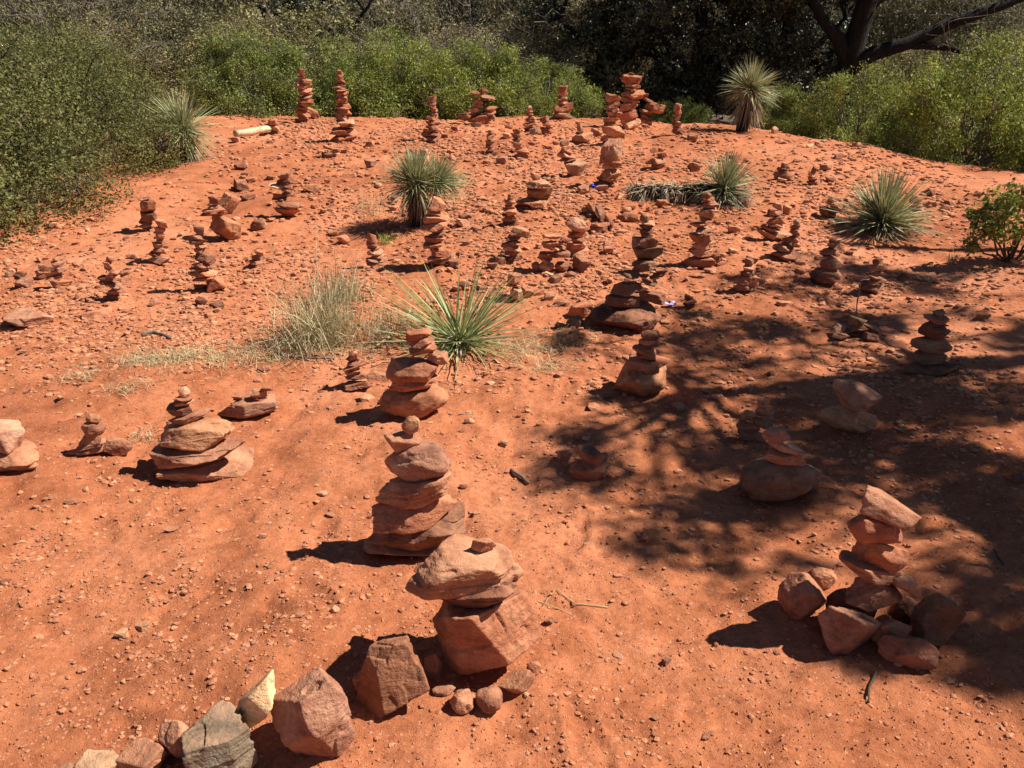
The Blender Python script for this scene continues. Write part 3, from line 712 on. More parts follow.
loose('red rock right of the right-hand yucca, leftmost of four', 932, 204, 12, 6, 0, '')
loose('flat rock right of the right-hand yucca, lowest of four', 944, 209, 13, 5, -14, '')
loose('small shaded grey rock left of the rounded shaded cairn at far right', 982, 318, 17, 8, 0, 'k')
loose('low dark lump in the shade behind the spindly cairn', 842, 303, 0.1+11, 7, 0, 'k')
loose('pale rock standing on the far edge right of the yucca with the thatched trunk', 774, 131, 7, 8, 0, 'c')
loose('pale round rock at the left foot of the thatched-trunk yucca', 712, 117, 5, 5, 0, 'c')
loose('triangular rock on the far soil left of the thatched-trunk yucca', 692, 138, 11, 9, 0, 'o')
loose('white rock under the edge of the right green shrub', 858, 147, 5, 7, 0, 'c')
loose('dark boulder on the far left of the yucca with the fallen trunk shadow', 694, 169, 13, 10, 0, 'd')
loose('upright red rock right behind the grey yucca trunk', 437, 207, 0.1+9, 8, 0, '') if False else None
loose('pale rock with the blue scrap on it below the poised white-faced block', 583, 193, 14, 8, 0, 'p')
loose('pale rock just right of the blue scrap', 602, 190, 13, 8, 0, 'p')
# ------------------------------------------------------------------ scattered individual rocks and gravel
OCC = [(x, y) for x, y, s in LAND]
zones = [  # (poly as x0,x1,y0,y1 in photo, n, wmin, wmax)
    (230, 420, 125, 240, 34, 7, 14), (420, 620, 118, 180, 26, 6, 12), (450, 650, 195, 305, 52, 8, 18),
    (640, 860, 120, 200, 30, 6, 12), (600, 860, 190, 285, 34, 7, 14), (860, 1010, 140, 262, 6, 5, 9),
    (0, 210, 215, 330, 16, 6, 12), (0, 360, 300, 420, 8, 6, 10), (0, 400, 470, 740, 14, 9, 15),
    (450, 760, 380, 740, 10, 8, 13), (600, 1020, 290, 480, 16, 7, 14), (560, 1020, 650, 765, 5, 8, 12)]
def side_words(dx, dy):
    if abs(dx) > abs(dy)*0.8: return 'right of' if dx > 0 else 'left of'
    return 'behind' if dy > 0 else 'in front of'
used = {}
cand = []
for (x0, x1, y0, y1, n, a, b) in zones:
    for k in range(n):
        px, py = rnd.uniform(x0, x1), rnd.uniform(y0, y1)
        if px < 215 and py < 240-0.28*px: continue
        w = a+(b-a)*rnd.random()**1.7
        gx, gy, gz = ground(px, py)
        if gy > 13.0: continue
        cand.append((px, py, w, gx, gy, gz))
for (px, py, w, gx, gy, gz) in cand:
    tn = rnd.choice(['r', 'r', 'r', 'r', 'p', 'p', 'c', 'd', 'o', 'm'])
    t = w*rnd.uniform(0.38, 0.8)
    best = min(LAND, key=lambda q: math.hypot(q[0]-gx, q[1]-gy)); dist = math.hypot(best[0]-gx, best[1]-gy)
    col = {'r': 'red', 'p': 'pale pink', 'c': 'whitish', 'd': 'dark', 'o': 'orange', 'm': 'dusky'}[tn]
    sz = 'pebble' if w < 7.5 else ('rock' if w < 12 else 'large rock')
    shp = 'flat' if t/w < 0.52 else ('squat' if t/w < 0.66 else 'blocky')
    far = 'close' if dist < 0.45 else ('a bit' if dist < 1.2 else 'far')
    lab = '%s %s %s, %s %s %s' % (shp, col, sz, far, side_words(gx-best[0], gy-best[1]), best[2])
    loose(lab, px, py, w, t, rnd.uniform(-8, 8), tn, group='loose rocks scattered over the red soil')

def gravel():
    V0, F0 = ICO[1]
    pts = []
    def dens(px, py):
        # crushed-stone bed at the left, rubble in the middle, thin pebbles elsewhere
        d = 0.07 if py > 330 else 0.20
        d += 1.0*math.exp(-(((px-150)/190)**2+((py-325-0.0*px)/38)**2))
        d += 0.9*math.exp(-(((px-280)/80)**2+((py-285)/30)**2))
        d += 0.9*math.exp(-(((px-560)/130)**2+((py-220)/55)**2))
        d += 0.6*math.exp(-(((px-740)/120)**2+((py-225)/50)**2))
        d += 0.5*math.exp(-(((px-500)/330)**2+((py-150)/28)**2))
        d += 0.24*math.exp(-(((px-120)/190)**2+((py-600)/90)**2))
        d += 0.20*math.exp(-(((px-800)/260)**2+((py-400)/90)**2))
        return d
    n = 0; tries = 0
    g = np.random.default_rng(5)
    while n < 38000 and tries < 900000:
        tries += 1
        px = g.uniform(-30, 1054); py = 112+(790-112)*g.random()**1.25
        if px < 205 and py < 238-0.34*px: continue
        if px > 800 and py < 130+(px-800)*0.25: continue
        cl = 0.5+0.5*math.sin(px*0.031+3*math.sin(py*0.021))*math.cos(py*0.037+2*math.sin(px*0.017))
        if g.random() > dens(px, py)*(0.15+1.25*cl*cl): continue
        pts.append((px, py, 0.6+3.0*g.random()**3.2+(0.6 if py < 400 else 0))); n += 1
    P = np.array(pts)
    # vectorised ray to ground (fixed-point iteration)
    a = P[:, 0]-512; b = -(P[:, 1]-384)
    d = np.stack([a, F*CP+b*SP, -F*SP+b*CP], -1); d /= np.linalg.norm(d, axis=1)[:, None]
    t = np.full(len(P), 1.0)
    for _ in range(400):
        q = CAM+d*t[:, None]; gap = q[:, 2]-gbase(q[:, 0], q[:, 1])
        t += np.clip(gap*1.2, -0.1, 0.12)
    q = CAM+d*t[:, None]
    ok = (np.abs(q[:, 2]-gbase(q[:, 0], q[:, 1])) < 0.01) & (q[:, 1] < 14)
    q = q[ok]; wpx = P[ok, 2]*2.0
    z = gfull(q[:, 0], q[:, 1])
    mp = (q[:, 1]*CP-(z-CAMH)*SP)/F
    # stones have a real size: bounded, not by distance
    size = np.clip(wpx*mp, 0.004, 0.070)
    # rubble lying round the feet of the cairns farther up the slope
    ex = []
    for (lx, ly, _n) in LAND:
        if ly < 3.3: continue
        k = int(14+22*g.random()); a = g.uniform(0, 6.283, k); r_ = 0.10+0.38*np.abs(g.normal(0, 0.7, k))*(0.6+ly*0.06)
        ex.append(np.stack([lx+np.cos(a)*r_*1.3, ly+np.sin(a)*r_, 0.018+0.065*g.random(k)**2.2], -1))
    ex = np.concatenate(ex); ez = gfull(ex[:, 0], ex[:, 1])
    q = np.concatenate([q, np.stack([ex[:, 0], ex[:, 1], ez], -1)]); z = np.concatenate([z, ez]); size = np.concatenate([size, ex[:, 2]])
    m = len(q); nv = len(V0)
    sc = np.stack([size, size*g.uniform(0.6, 1, m), size*g.uniform(0.25, 0.65, m)], -1)*0.5
    bank = [stone_shape(1, 'block', 7000+i)[0]*2 for i in range(24)]
    Vs = np.stack([bank[i] for i in g.integers(0, 24, m)])
    Vs = Vs*sc[:, None, :]
    an = g.uniform(0, 6.283, m); c, s = np.cos(an)[:, None], np.sin(an)[:, None]
    tl = g.normal(0, 0.25, m)[:, None]
    X = Vs[..., 0]*c-Vs[..., 1]*s; Y = Vs[..., 0]*s+Vs[..., 1]*c; Z = Vs[..., 2]+X*tl*0.5
    W = np.stack([X+q[:, 0, None], Y+q[:, 1, None], Z+(z+sc[:, 2]*0.22)[:, None]], -1).reshape(-1, 3)
    Fa = (F0[None]+(np.arange(m)*nv)[:, None, None]).reshape(-1, 3)
    o = link('gravel', mesh_np('gravel', W, Fa, M['gravel'], smooth=False)); tag(o, 'crushed red sandstone gravel and grit strewn over the soil', 'gravel', kind='stuff')
    # grit, finer than the gravel, tetrahedral crumbs over the near soil
    m = 30000
    y = 1.0+5.2*g.random(m)**1.5; x = g.uniform(-0.78, 0.78, m)*(y+0.4)
    z = gfull(x, y); s0 = 0.0016+0.0042*g.random(m)**3
    T = np.array([[1, 0, -.5], [-.6, .9, -.5], [-.5, -.9, -.5], [0, 0, .8], [.3, .2, .6]]); TF = np.array([[0, 1, 4], [1, 2, 3], [2, 0, 3], [0, 4, 3], [1, 3, 4]])
    V = T[None]*s0[:, None, None]*g.uniform(0.6, 1.3, (m, 1, 3))
    an = g.uniform(0, 6.283, m); c, s = np.cos(an)[:, None], np.sin(an)[:, None]
    X = V[..., 0]*c-V[..., 1]*s; Y = V[..., 0]*s+V[..., 1]*c
    W = np.stack([X+x[:, None], Y+y[:, None], V[..., 2]+(z+s0*0.3)[:, None]], -1).reshape(-1, 3)
    Fa = (TF[None]+(np.arange(m)*5)[:, None, None]).reshape(-1, 3)
    o = link('soil_crumbs', mesh_np('soil_crumbs', W, Fa, M['gravel'], smooth=False)); tag(o, 'fine crumbs of dry red soil on the foreground', 'soil', kind='stuff')
gravel()

# ------------------------------------------------------------------ blades (yucca, grass)
def blades(n, L, w, elev, seed, droop=0.15, origin=(0, 0, 0), spread=0.03, seg=5, lean=(0, 0), power=1.0, curl=0.0, az=(0, 6.283)):
    """n tapered blades; elev=(min,max) degrees above the horizon"""
    g = np.random.default_rng(seed)
    a = g.uniform(az[0], az[1], n)
    e = np.radians(elev[0]+(elev[1]-elev[0])*g.random(n)**power)
    Ln = L*g.uniform(0.68, 1.08, n)
    d = np.stack([np.cos(a)*np.cos(e), np.sin(a)*np.cos(e), np.sin(e)], -1)
    d[:, 0] += lean[0]; d[:, 1] += lean[1]; d /= np.linalg.norm(d, axis=1)[:, None]
    side = np.cross(d, np.array([0, 0, 1.0])+1e-3*g.normal(size=(n, 3))); side /= np.linalg.norm(side, axis=1)[:, None]
    nrm = np.cross(side, d); tw = g.uniform(-0.8, 0.8, n)[:, None]
    side = side*np.cos(tw)+nrm*np.sin(tw)
    o = np.array(origin)+g.normal(0, spread, (n, 3))*np.array([1, 1, 0.6])
    dr = droop*g.uniform(0.3, 1.7, n)*np.where(g.random(n) < 0.12, 3.5, 1.0)
    Ln = Ln*np.where(g.random(n) < 0.15, g.uniform(0.45, 0.8, n), 1.0)
    cz = g.normal(0, 1, (n, 3))*curl
    rows = []
    for k in range(seg+1):
        t = k/seg
        c = o+d*(Ln*t)[:, None]; c = c+cz*(Ln*t*t)[:, None]; c[:, 2] -= dr*Ln*t*t
        ww = w*(1-t)**0.7*(0.75+0.5*min(t*3, 1)) if k < seg else w*0.06
        rows.append(c-side*ww/2); rows.append(c+side*ww/2)
    V = np.stack(rows, 1).reshape(-1, 3); nv = 2*(seg+1)
    q = np.array([[2*k, 2*k+1, 2*k+3, 2*k+2] for k in range(seg)])
    Fa = (q[None]+(np.arange(n)*nv)[:, None, None]).reshape(-1, 4)
    return V, Fa

def join(parts):
    Vs, Fs, o = [], [], 0
    for V, Fa in parts:
        Vs.append(V); Fs.append(Fa+o); o += len(V)
    return np.concatenate(Vs), np.concatenate(Fs)

def tubes(lines, sides=6):
    """lines: list of (pts (k,3), radii (k))"""
    parts = []
    for P, r in lines:
        P = np.asarray(P, float); r = np.asarray(r, float); k = len(P)
        T = np.gradient(P, axis=0); T /= np.linalg.norm(T, axis=1)[:, None]+1e-9
        ref = np.array([0, 0, 1.0]) if abs(T[0][2]) < 0.9 else np.array([1.0, 0, 0])
        A = np.cross(T, ref); A /= np.linalg.norm(A, axis=1)[:, None]+1e-9; Bv = np.cross(T, A)
        an = np.arange(sides)*2*math.pi/sides
        ring = P[:, None]+r[:, None, None]*(A[:, None]*np.cos(an)[None, :, None]+Bv[:, None]*np.sin(an)[None, :, None])
        V = ring.reshape(-1, 3)
        i = np.arange(k-1)[:, None]*sides; j = np.arange(sides)[None]
        j2 = (j+1) % sides
        Fa = np.stack([i+j, i+j2, i+sides+j2, i+sides+j], -1).reshape(-1, 4)
        parts.append((V, Fa))
    return join(parts)

def wob(a, b, k, amp, g, sag=0.0):
    a = np.array(a, float); b = np.array(b, float)
    t = np.linspace(0, 1, k)[:, None]; L = np.linalg.norm(b-a)
    P = a+(b-a)*t
    n = g.normal(0, amp*L, (k, 3)); n[0] = 0; n[-1] = 0
    P = P+n*np.sin(t*math.pi)
    P[:, 2] -= sag*L*(np.sin(t[:, 0]*math.pi))
    return P

def spot(px, py):
    x, y, z = ground(px, py); return x, y, z

YG = 'spiky yuccas growing in the clearing'
def yucca(label, px, py, L, n, seed, trunk=0.0, mat='yucca', elev=(-12, 88), w=0.012, skirt=0, lean=(0, 0), heads=((0, 0, 0),), droop=0.10, skm='dead', low=0):
    x, y, z = spot(px, py); root = empty('yucca', (x, y, z)); tag(root, label, 'yucca', YG)
    if trunk > 0:
        g = np.random.default_rng(seed)
        V, Fa = tubes([(wob((0, 0, -0.05), (lean[0]*trunk, lean[1]*trunk, trunk), 6, 0.02, g), np.linspace(0.085, 0.06, 6))], 10)
        link('trunk', mesh_np('trunk', V, Fa, M['bark']), root)
    P = []
    for k, (hx, hy, hz) in enumerate(heads):
        P.append(blades(n if k == 0 else int(n*0.6), L*(1 if k == 0 else 0.85), w, elev, seed+k, droop, (hx+lean[0]*trunk, hy+lean[1]*trunk, trunk+hz+0.02), 0.018, lean=(lean[0], lean[1]) if k == 0 else (hx*3, hy*3), power=0.9))
        o = link('leaf_rosette', mesh_np('leaf_rosette', *P[-1], M[mat], smooth=False), root); o.color = (1.0, 1.0, 0.92, 1)
    if skirt:
        V, Fa = blades(skirt, max(trunk, L*0.7)*1.05, w*1.25, (-86, -54) if trunk else (-14, 12), seed+9, 0.0 if trunk else 0.12, (lean[0]*trunk, lean[1]*trunk, trunk if trunk else 0.03), 0.035, curl=0.06)
        V[:, 2] = np.maximum(V[:, 2], -0.02)
        link('dead_leaf_skirt', mesh_np('dead_leaf_skirt', V, Fa, M[skm], smooth=False), root)
    if low:
        V, Fa = blades(low, L*0.8, w, (-8, 14), seed+19, 0.2, (0, 0, max(trunk*0.5, 0.06)), 0.03, curl=0.05)
        V[:, 2] = np.maximum(V[:, 2], 0.0)
        link('dry_lower_leaves', mesh_np('dry_lower_leaves', V, Fa, M['deadpale'], smooth=False), root)
    return root
yucca('grey-green yucca with two round heads on a dark thatched trunk, left of centre', 418, 226, 0.40, 900, 21, 0.33, skirt=260, heads=((0, 0, 0), (0.17, 0.02, 0.0)), elev=(-25, 80), w=0.008)
yucca('bright green yucca with long stiff blades fanning open, near the middle', 460, 346, 0.66, 230, 22, 0.0, 'yuccag', (2, 60), 0.0095, skirt=46, droop=0.06, skm='yuccag', low=22)
yucca('yucca with a starry head on a pale thatched trunk before the dark trees', 742, 131, 0.46, 620, 23, 0.52, skirt=300, elev=(-30, 82), w=0.012, skm='deadpale', lean=(0.10, 0.0), low=0)
yucca('shaggy yucca whose leaves fall over the fallen thatched trunk', 722, 204, 0.42, 480, 24, 0.10, elev=(-8, 84), w=0.010, skirt=0, lean=(0.12, 0.05), low=420)
yucca('round yucca like a pincushion, alone on the slope at right', 880, 232, 0.52, 800, 25, 0.05, elev=(-6, 86), w=0.013, low=170)
yucca('half hidden yucca at the right edge of the dark left shrubs', 188, 160, 0.54, 620, 26, 0.32, elev=(-60, 85), w=0.010, low=0, skirt=120, skm='deadpale')

def fallen():
    x0, y0, z0 = spot(634, 198); x1, y1, z1 = spot(716, 203)
    g = np.random.default_rng(3)
    root = empty('fallen_yucca_trunk', (x0, y0, z0)); tag(root, 'fallen yucca trunk thatched with grey dead leaves, lying on the red soil', 'dead trunk')
    d = np.array([x1-x0, y1-y0, z1-z0]); L = np.linalg.norm(d)
    V, Fa = tubes([(wob((0, 0, 0.07), d+np.array([0, 0, 0.08]), 8, 0.01, g), np.linspace(0.05, 0.07, 8))], 10)
    link('trunk', mesh_np('trunk', V, Fa, M['bark']), root)
    parts = []
    for k in range(16):
        t = k/15
        V, Fa = blades(46, 0.21, 0.012, (-30, 60), 60+k, 0.55, tuple(d*t+np.array([0, 0, 0.09])), 0.03, lean=(-0.9, -0.1), curl=0.1)
        V[:, 2] = np.maximum(V[:, 2], 0.0); parts.append((V, Fa))
    link('dead_leaf_thatch', mesh_np('dead_leaf_thatch', *join(parts), M['deadpale'], smooth=False), root)
fallen()

def tuft(label, px, py, L, n, seed, mat='straw', elev=(35, 88), w=0.004, spread=0.08, group='grass clumps', droop=0.35, name='grass_clump', cat='grass clump'):
    x, y, z = spot(px, py)
    V, Fa = blades(n, L, w, elev, seed, droop, (0, 0, 0), spread, curl=0.10)
    V[:, 2] = np.maximum(V[:, 2], -0.01)
    o = link(name, mesh_np(name, V, Fa, M[mat], smooth=False), None, (x, y, z)); tag(o, label, cat, group)
tuft('tall pale dry bunch grass left of the green yucca', 326, 342, 0.48, 520, 41, 'grass', spread=0.085, w=0.004, elev=(50, 90))
tuft('greener bunch grass behind the tall pale dry one', 342, 300, 0.34, 320, 42, 'grass', spread=0.07)
tuft('lower dry grass clump between the pale bunch grass and the green yucca', 385, 336, 0.22, 420, 43, 'grass', elev=(15, 80), spread=0.10)
tuft('short straw-coloured tuft at the left foot of the pale bunch grass', 302, 348, 0.26, 420, 44, 'grass', elev=(20, 80), spread=0.09)
tuft('tiny green tuft in the shadow below the grey yucca', 386, 244, 0.14, 90, 45, 'green', spread=0.03, elev=(40, 88))
tuft('sparse dry tuft left of the grey yucca', 372, 212, 0.24, 120, 46, 'straw', spread=0.08)
tuft('straw tuft at the far edge beside the bell-shaped cairn', 600, 112, 0.40, 340, 47, 'straw', spread=0.12, w=0.008)
tuft('pale straw tuft before the right end of the far green bank', 584, 112, 0.30, 240, 48, 'straw', spread=0.10, w=0.008)
tuft('tiny matted tuft of grey grass right of the small pebble-topped cairn', 142, 436, 0.05, 160, 49, 'grass', elev=(5, 50), spread=0.035, w=0.003)
tuft('small matted tuft on the left gravel', 82, 383, 0.08, 140, 50, 'grass', elev=(5, 45), spread=0.05, w=0.003)
tuft('pale sparse grass under the crooked shrub stems at right', 952, 262, 0.14, 60, 51, 'straw', spread=0.02)

def mat_of_straw():
    g = np.random.default_rng(8); parts = []
    blobs = [(205, 358, 80, 10, 900), (150, 362, 40, 7, 300), (285, 352, 40, 9, 300), (440, 350, 70, 8, 420), (525, 350, 40, 12, 420), (545, 368, 26, 8, 140), (345, 350, 40, 9, 300), (560, 338, 40, 8, 160), (128, 392, 22, 6, 80), (475, 235, 25, 12, 60)]
    cols = []
    for (cx, cy, rx, ry, n) in blobs:
        gx, gy, gz = ground(cx, cy); gx2, _, _ = ground(cx+rx, cy); _, gy2, _ = ground(cx, cy-ry)
        ax, ay = gx2-gx, abs(gy2-gy)
        x = gx+g.normal(0, 0.55, n)*ax; y = gy+g.normal(0, 0.6, n)*ay; z = gfull(x, y)+0.002+0.012*g.random(n)
        a = g.uniform(0, 6.283, n); L = g.uniform(0.03, 0.10, n); w = 0.0022
        P0 = np.stack([x, y, z], -1); D = np.stack([np.cos(a), np.sin(a), g.normal(0, 0.12, n)], -1)*L[:, None]
        P2 = P0+D; P2[:, 2] = np.maximum(P2[:, 2], gfull(P2[:, 0], P2[:, 1])+0.002)
        P1 = (P0+P2)/2; P1[:, 2] += 0.006+0.01*g.random(n)
        sd = np.stack([-np.sin(a), np.cos(a), 0*a], -1)*w/2
        V = np.stack([P0-sd, P0+sd, P1-sd, P1+sd, P2-sd*0.4, P2+sd*0.4], 1).reshape(-1, 3)
        q = np.array([[0, 1, 3, 2], [2, 3, 5, 4]]); Fa = (q[None]+(np.arange(n)*6)[:, None, None]).reshape(-1, 4)
        parts.append((V, Fa))
    o = link('dry_grass', mesh_np('dry_grass', *join(parts), M['straw'], smooth=False)); tag(o, 'flattened dry straw grass lying on the soil', 'dry grass', kind='stuff')
mat_of_straw()

# sticks, straws, log, litter
def stick(name, label, cat, pts, r, mat, group=None, sides=7):
    g = np.random.default_rng(len(label)); W = []
    for (px, py, h) in pts:
        x, y, z = ground(px, py); W.append((x, y, z+h))
    o0 = np.array(W[0]); L = []
    for i in range(len(W)-1):
        seg = wob(W[i], W[i+1], 6, 0.012, g); L.append(seg if i == 0 else seg[1:])
    P = np.concatenate(L)-o0; rr = np.linspace(r, r*0.8, len(P))*(1+0.12*g.normal(size=len(P)))
    V, Fa = tubes([(P, rr)], sides)
    # closed ends
    k = len(V); e = [[k-sides+j for j in range(sides)], [j for j in range(sides)][::-1]]
    V2 = np.concatenate([V, P[:1], P[-1:]]); caps = []
    for j in range(sides):
        caps.append([k, (j+1) % sides, j, j]); caps.append([k+1, k-sides+j, k-sides+(j+1) % sides, k-sides+(j+1) % sides])
    me = bpy.data.meshes.new(name); me.from_pydata([tuple(v) for v in V2], [], [tuple(f) for f in Fa]+[tuple(c[:3]) for c in caps]); me.materials.append(M[mat])
    for p in me.polygons: p.use_smooth = True
    o = link(name, me, None, tuple(o0)); tag(o, label, cat, group)
    return o
stick('log', 'pale barkless log lying at the far left edge of the clearing', 'log', [(236, 138, 0.05), (272, 133, 0.06)], 0.052, 'palewood', sides=10)
stick('stick', 'short thick weathered stick on bare soil beside the tree shadow', 'stick', [(511, 467, 0.010), (529, 480, 0.008)], 0.0075, 'greywood')
stick('stick', 'short dark stick poking from under the ring-based cairn', 'stick', [(876, 672, 0.012), (869, 688, 0.005), (868, 704, 0.004)], 0.0036, 'redstem')
stick('stick', 'long thin dark stick lying by the dry straw at left', 'stick', [(142, 338, 0.01), (155, 336, 0.012), (171, 341, 0.01)], 0.012, 'greywood')
stick('stick', 'bent dead branch on the straw in front of the pale bunch grass', 'stick', [(278, 357, 0.01), (305, 361, 0.016), (335, 361, 0.01)], 0.007, 'greywood')
stick('stick', 'dry stalk lying between the pale bunch grass and the tan boulder cairn', 'stick', [(372, 352, 0.02), (402, 340, 0.06)], 0.006, 'straw')
stick('stick', 'thin twig standing up behind the shaded cobble heap', 'twig', [(855, 322, 0.0), (854, 318, 0.22)], 0.004, 'twig')
stick('stick', 'thin broken twig by the white pebble right of the tan boulder cairn', 'stick', [(459, 417, 0.004), (474, 415, 0.006)], 0.003, 'twig')
SG = 'broken straws lying on the foreground soil'
stick('straw', 'long straight straw, left one of the broken straws', 'straw', [(522, 598, 0.004), (547, 607, 0.006), (572, 616, 0.004)], 0.0018, 'straw', SG, 5)
stick('straw', 'short straw standing across the long one like a tent pole', 'straw', [(543, 609, 0.006), (556, 594, 0.006)], 0.0014, 'straw', SG, 5)
stick('straw', 'straw bent in the middle at the right end of the broken straws', 'straw', [(556, 595, 0.006), (575, 609, 0.006), (608, 611, 0.004)], 0.0020, 'straw', SG, 5)
stick('stick', 'small dark twig on the shaded right foreground soil', 'stick', [(994, 548, 0.006), (1004, 562, 0.005)], 0.0035, 'redstem')

def scrap(label, px, py, s, mat, seed):
    g = np.random.default_rng(seed); x, y, z = ground(px, py)
    n = 7; u, v = np.meshgrid(np.linspace(-1, 1, n), np.linspace(-1, 1, n))
    P = np.stack([u*s[0], v*s[1], 0*u], -1); P[..., 2] = s[2]*(0.5+0.5*vn(np.stack([u*1.7, v*1.7, 0*u+seed], -1)))+np.abs(u)*s[2]*0.3
    i = (np.arange(n-1)[:, None]*n+np.arange(n-1)[None]).ravel(); Fa = np.stack([i, i+1, i+1+n, i+n], -1)
    V = np.concatenate([P.reshape(-1, 3), P.reshape(-1, 3)-np.array([0, 0, 0.002])]); Fa = np.concatenate([Fa, Fa[:, ::-1]+n*n])
    o = link('litter', mesh_np('litter', V, Fa, M[mat], smooth=False), None, (x, y, z+0.01)); tag(o, label, 'litter')
    return o
sc1 = scrap('crumpled bright blue plastic scrap standing against a pale rock', 591, 193, (0.022, 0.02, 0.05), 'blue', 3)
sc1.rotation_euler = (R(70), 0, R(20)); sc1.location.z += 0.05; sc1.location.y -= 0.05
scrap('small lilac plastic scrap on the soil right of the tall dark stack', 670, 305, (0.034, 0.03, 0.02), 'lilac', 4)
# ------------------------------------------------------------------ shrubs and trees
def leaves(lobes, n, size, seed, shell=0.72, squash=1.0, asp=0.5, up=0.25, gap=None, cull=-0.30):
    """lobes (k,4): centre + radius; leaves as small folded diamonds near the lobe surfaces"""
    g = np.random.default_rng(seed); lobes = np.asarray(lobes, float)
    wgt = lobes[:, 3]**2; wgt /= wgt.sum()
    k = g.choice(len(lobes), n, p=wgt); c = lobes[k, :3]; r = lobes[k, 3]
    d = g.normal(size=(n, 3)); d /= np.linalg.norm(d, axis=1)[:, None]
    t = np.where(g.random(n) < shell, g.uniform(0.80, 1.10, n), g.random(n)**0.6)
    # broken outline: radius modulated by clumps
    m = vn(c*2.0+d*2.4, 3); m2 = vn(c*3+d*6.5, 4)
    rr = r*t*(1+0.34*m+0.42*m2)
    P = c+d*rr[:, None]*np.array([1, 1, squash])
    keep = (vn(P*7.0, 6) > -0.36) & (P[:, 2] > 0.0) & (vn(P*3.4+11, 16) > cull)
    if gap is not None: keep &= vn(P*2.6+7, 9) > gap
    P = P[keep]; d = d[keep]; n = len(P)
    s = size*(0.45+1.2*g.random(n)**1.6)
    nn = d*0.7+g.normal(0, 0.75, (n, 3))+np.array([0, 0, up]); nn /= np.linalg.norm(nn, axis=1)[:, None]
    a = np.cross(nn, g.normal(size=(n, 3))); a /= np.linalg.norm(a, axis=1)[:, None]; b = np.cross(nn, a)
    a = a*s[:, None]; b = b*(s*asp)[:, None]
    V = np.stack([P-a, P+b*0.9+nn*(s*0.12)[:, None], P+a, P-b*0.9+nn*(s*0.12)[:, None]], 1).reshape(-1, 3)
    Fa = np.arange(n*4).reshape(-1, 4)
    return V, Fa

def shrub_mesh(kind, seed, h, r, nl, leaf, mat, nlobe=26):
    g = np.random.default_rng(seed); lobes = []
    for k in range(nlobe):
        a = g.uniform(0, 6.283); q = math.sqrt(g.random()); zz = g.random()**1.25
        rad = r*q*(0.95-0.35*zz**2)
        lr = (0.12+0.13*g.random())*min(r, h)
        lobes.append((math.cos(a)*rad, math.sin(a)*rad, max(lr*0.7, zz*(h-lr)*math.sqrt(max(0.05, 1-0.55*q*q))), lr))
    if kind == 'manz':
        for k in range(16): lobes.append((math.cos(k*0.393)*r*0.78, math.sin(k*0.393)*r*0.78, 0.16+0.1*g.random(), 0.36))
    V, Fa = leaves(lobes, nl, leaf, seed, squash=1.0, cull=-0.60 if kind == 'manz' else -0.24)
    fol = mesh_np('foliage', V, Fa, mat, smooth=False)
    L = []
    for (x, y, z, lr) in lobes:
        b = (g.normal(0, 0.10), g.normal(0, 0.10), -0.03)
        P = wob(b, (x, y, z), 7, 0.035, g); L.append((P, np.linspace(0.020, 0.007, 7)))
        for j in range(5):
            dd = g.normal(size=3); dd /= np.linalg.norm(dd); dd[2] = abs(dd[2])
            L.append((wob((x, y, z), np.array((x, y, z))+dd*lr*(0.95 if kind == 'manz' else 1.15), 5, 0.05, g), np.linspace(0.006, 0.002, 5)))
    sv, sf = tubes(L, 5)
    return fol, (sv, sf)

SH = {}
def shrub_lib(kind, i):
    k = (kind, i)
    if k in SH: return SH[k]
    spec = {'manz': (1.75, 1.8, 165000, 0.0155, 'manz', 80), 'green': (1.65, 1.4, 120000, 0.0175, 'green', 70),
            'scrub': (2.6, 2.0, 76000, 0.026, 'scrub', 70), 'dark': (3.4, 2.0, 42000, 0.034, 'oak', 36)}[kind]
    h, r, nl, leaf, mt, nb = spec
    f, (sv, sf) = shrub_mesh(kind, {'manz': 100, 'green': 200, 'scrub': 300, 'dark': 400}[kind]+i, h, r, nl, leaf, M[mt], nb)
    st = mesh_np('stems', sv, sf, M['redstem'] if kind == 'manz' else (M['bark'] if kind == 'dark' else M['twig']))
    SH[k] = (f, st); return SH[k]
def shrub(kind, i, x, y, s=1.0, sz=1.0, rz=0.0, label='', group='', tint=(1, 1, 1), name='shrub', cat='shrub'):
    f, st = shrub_lib(kind, i)
    root = empty(name, (x, y, float(gbase(x, y))-0.03), rz); tag(root, label, cat, group); root.scale = (s, s, s*sz)
    a = link('foliage', f, root); a.color = (*tint, 1)
    link('stems', st, root)
    return root
LG = 'dense dark shrubs along the left side'
for (i, x, y, s, sz, rz, lab) in [
        (0, -5.35, 6.85, 1.0, 0.95, 0.3, 'nearest dark olive shrub at the left edge, reaching down to the soil'),
        (1, -5.15, 8.75, 0.92, 1.02, 1.9, 'dark olive shrub behind the nearest one, beside the half hidden yucca'),
        (2, -6.3, 11.3, 0.92, 1.05, 3.1, 'olive shrub behind the half hidden yucca, reaching the far bank'),
        (1, -8.2, 8.6, 1.05, 1.1, 4.4, 'olive shrub behind the nearest dark one, cut by the left edge'),
        (0, -8.5, 11.2, 1.1, 1.15, 5.0, 'rearmost olive shrub in the left corner')]:
    shrub('manz', i, x, y, s, sz, rz, lab, LG)
GG = 'bright green shrubs along the far side'
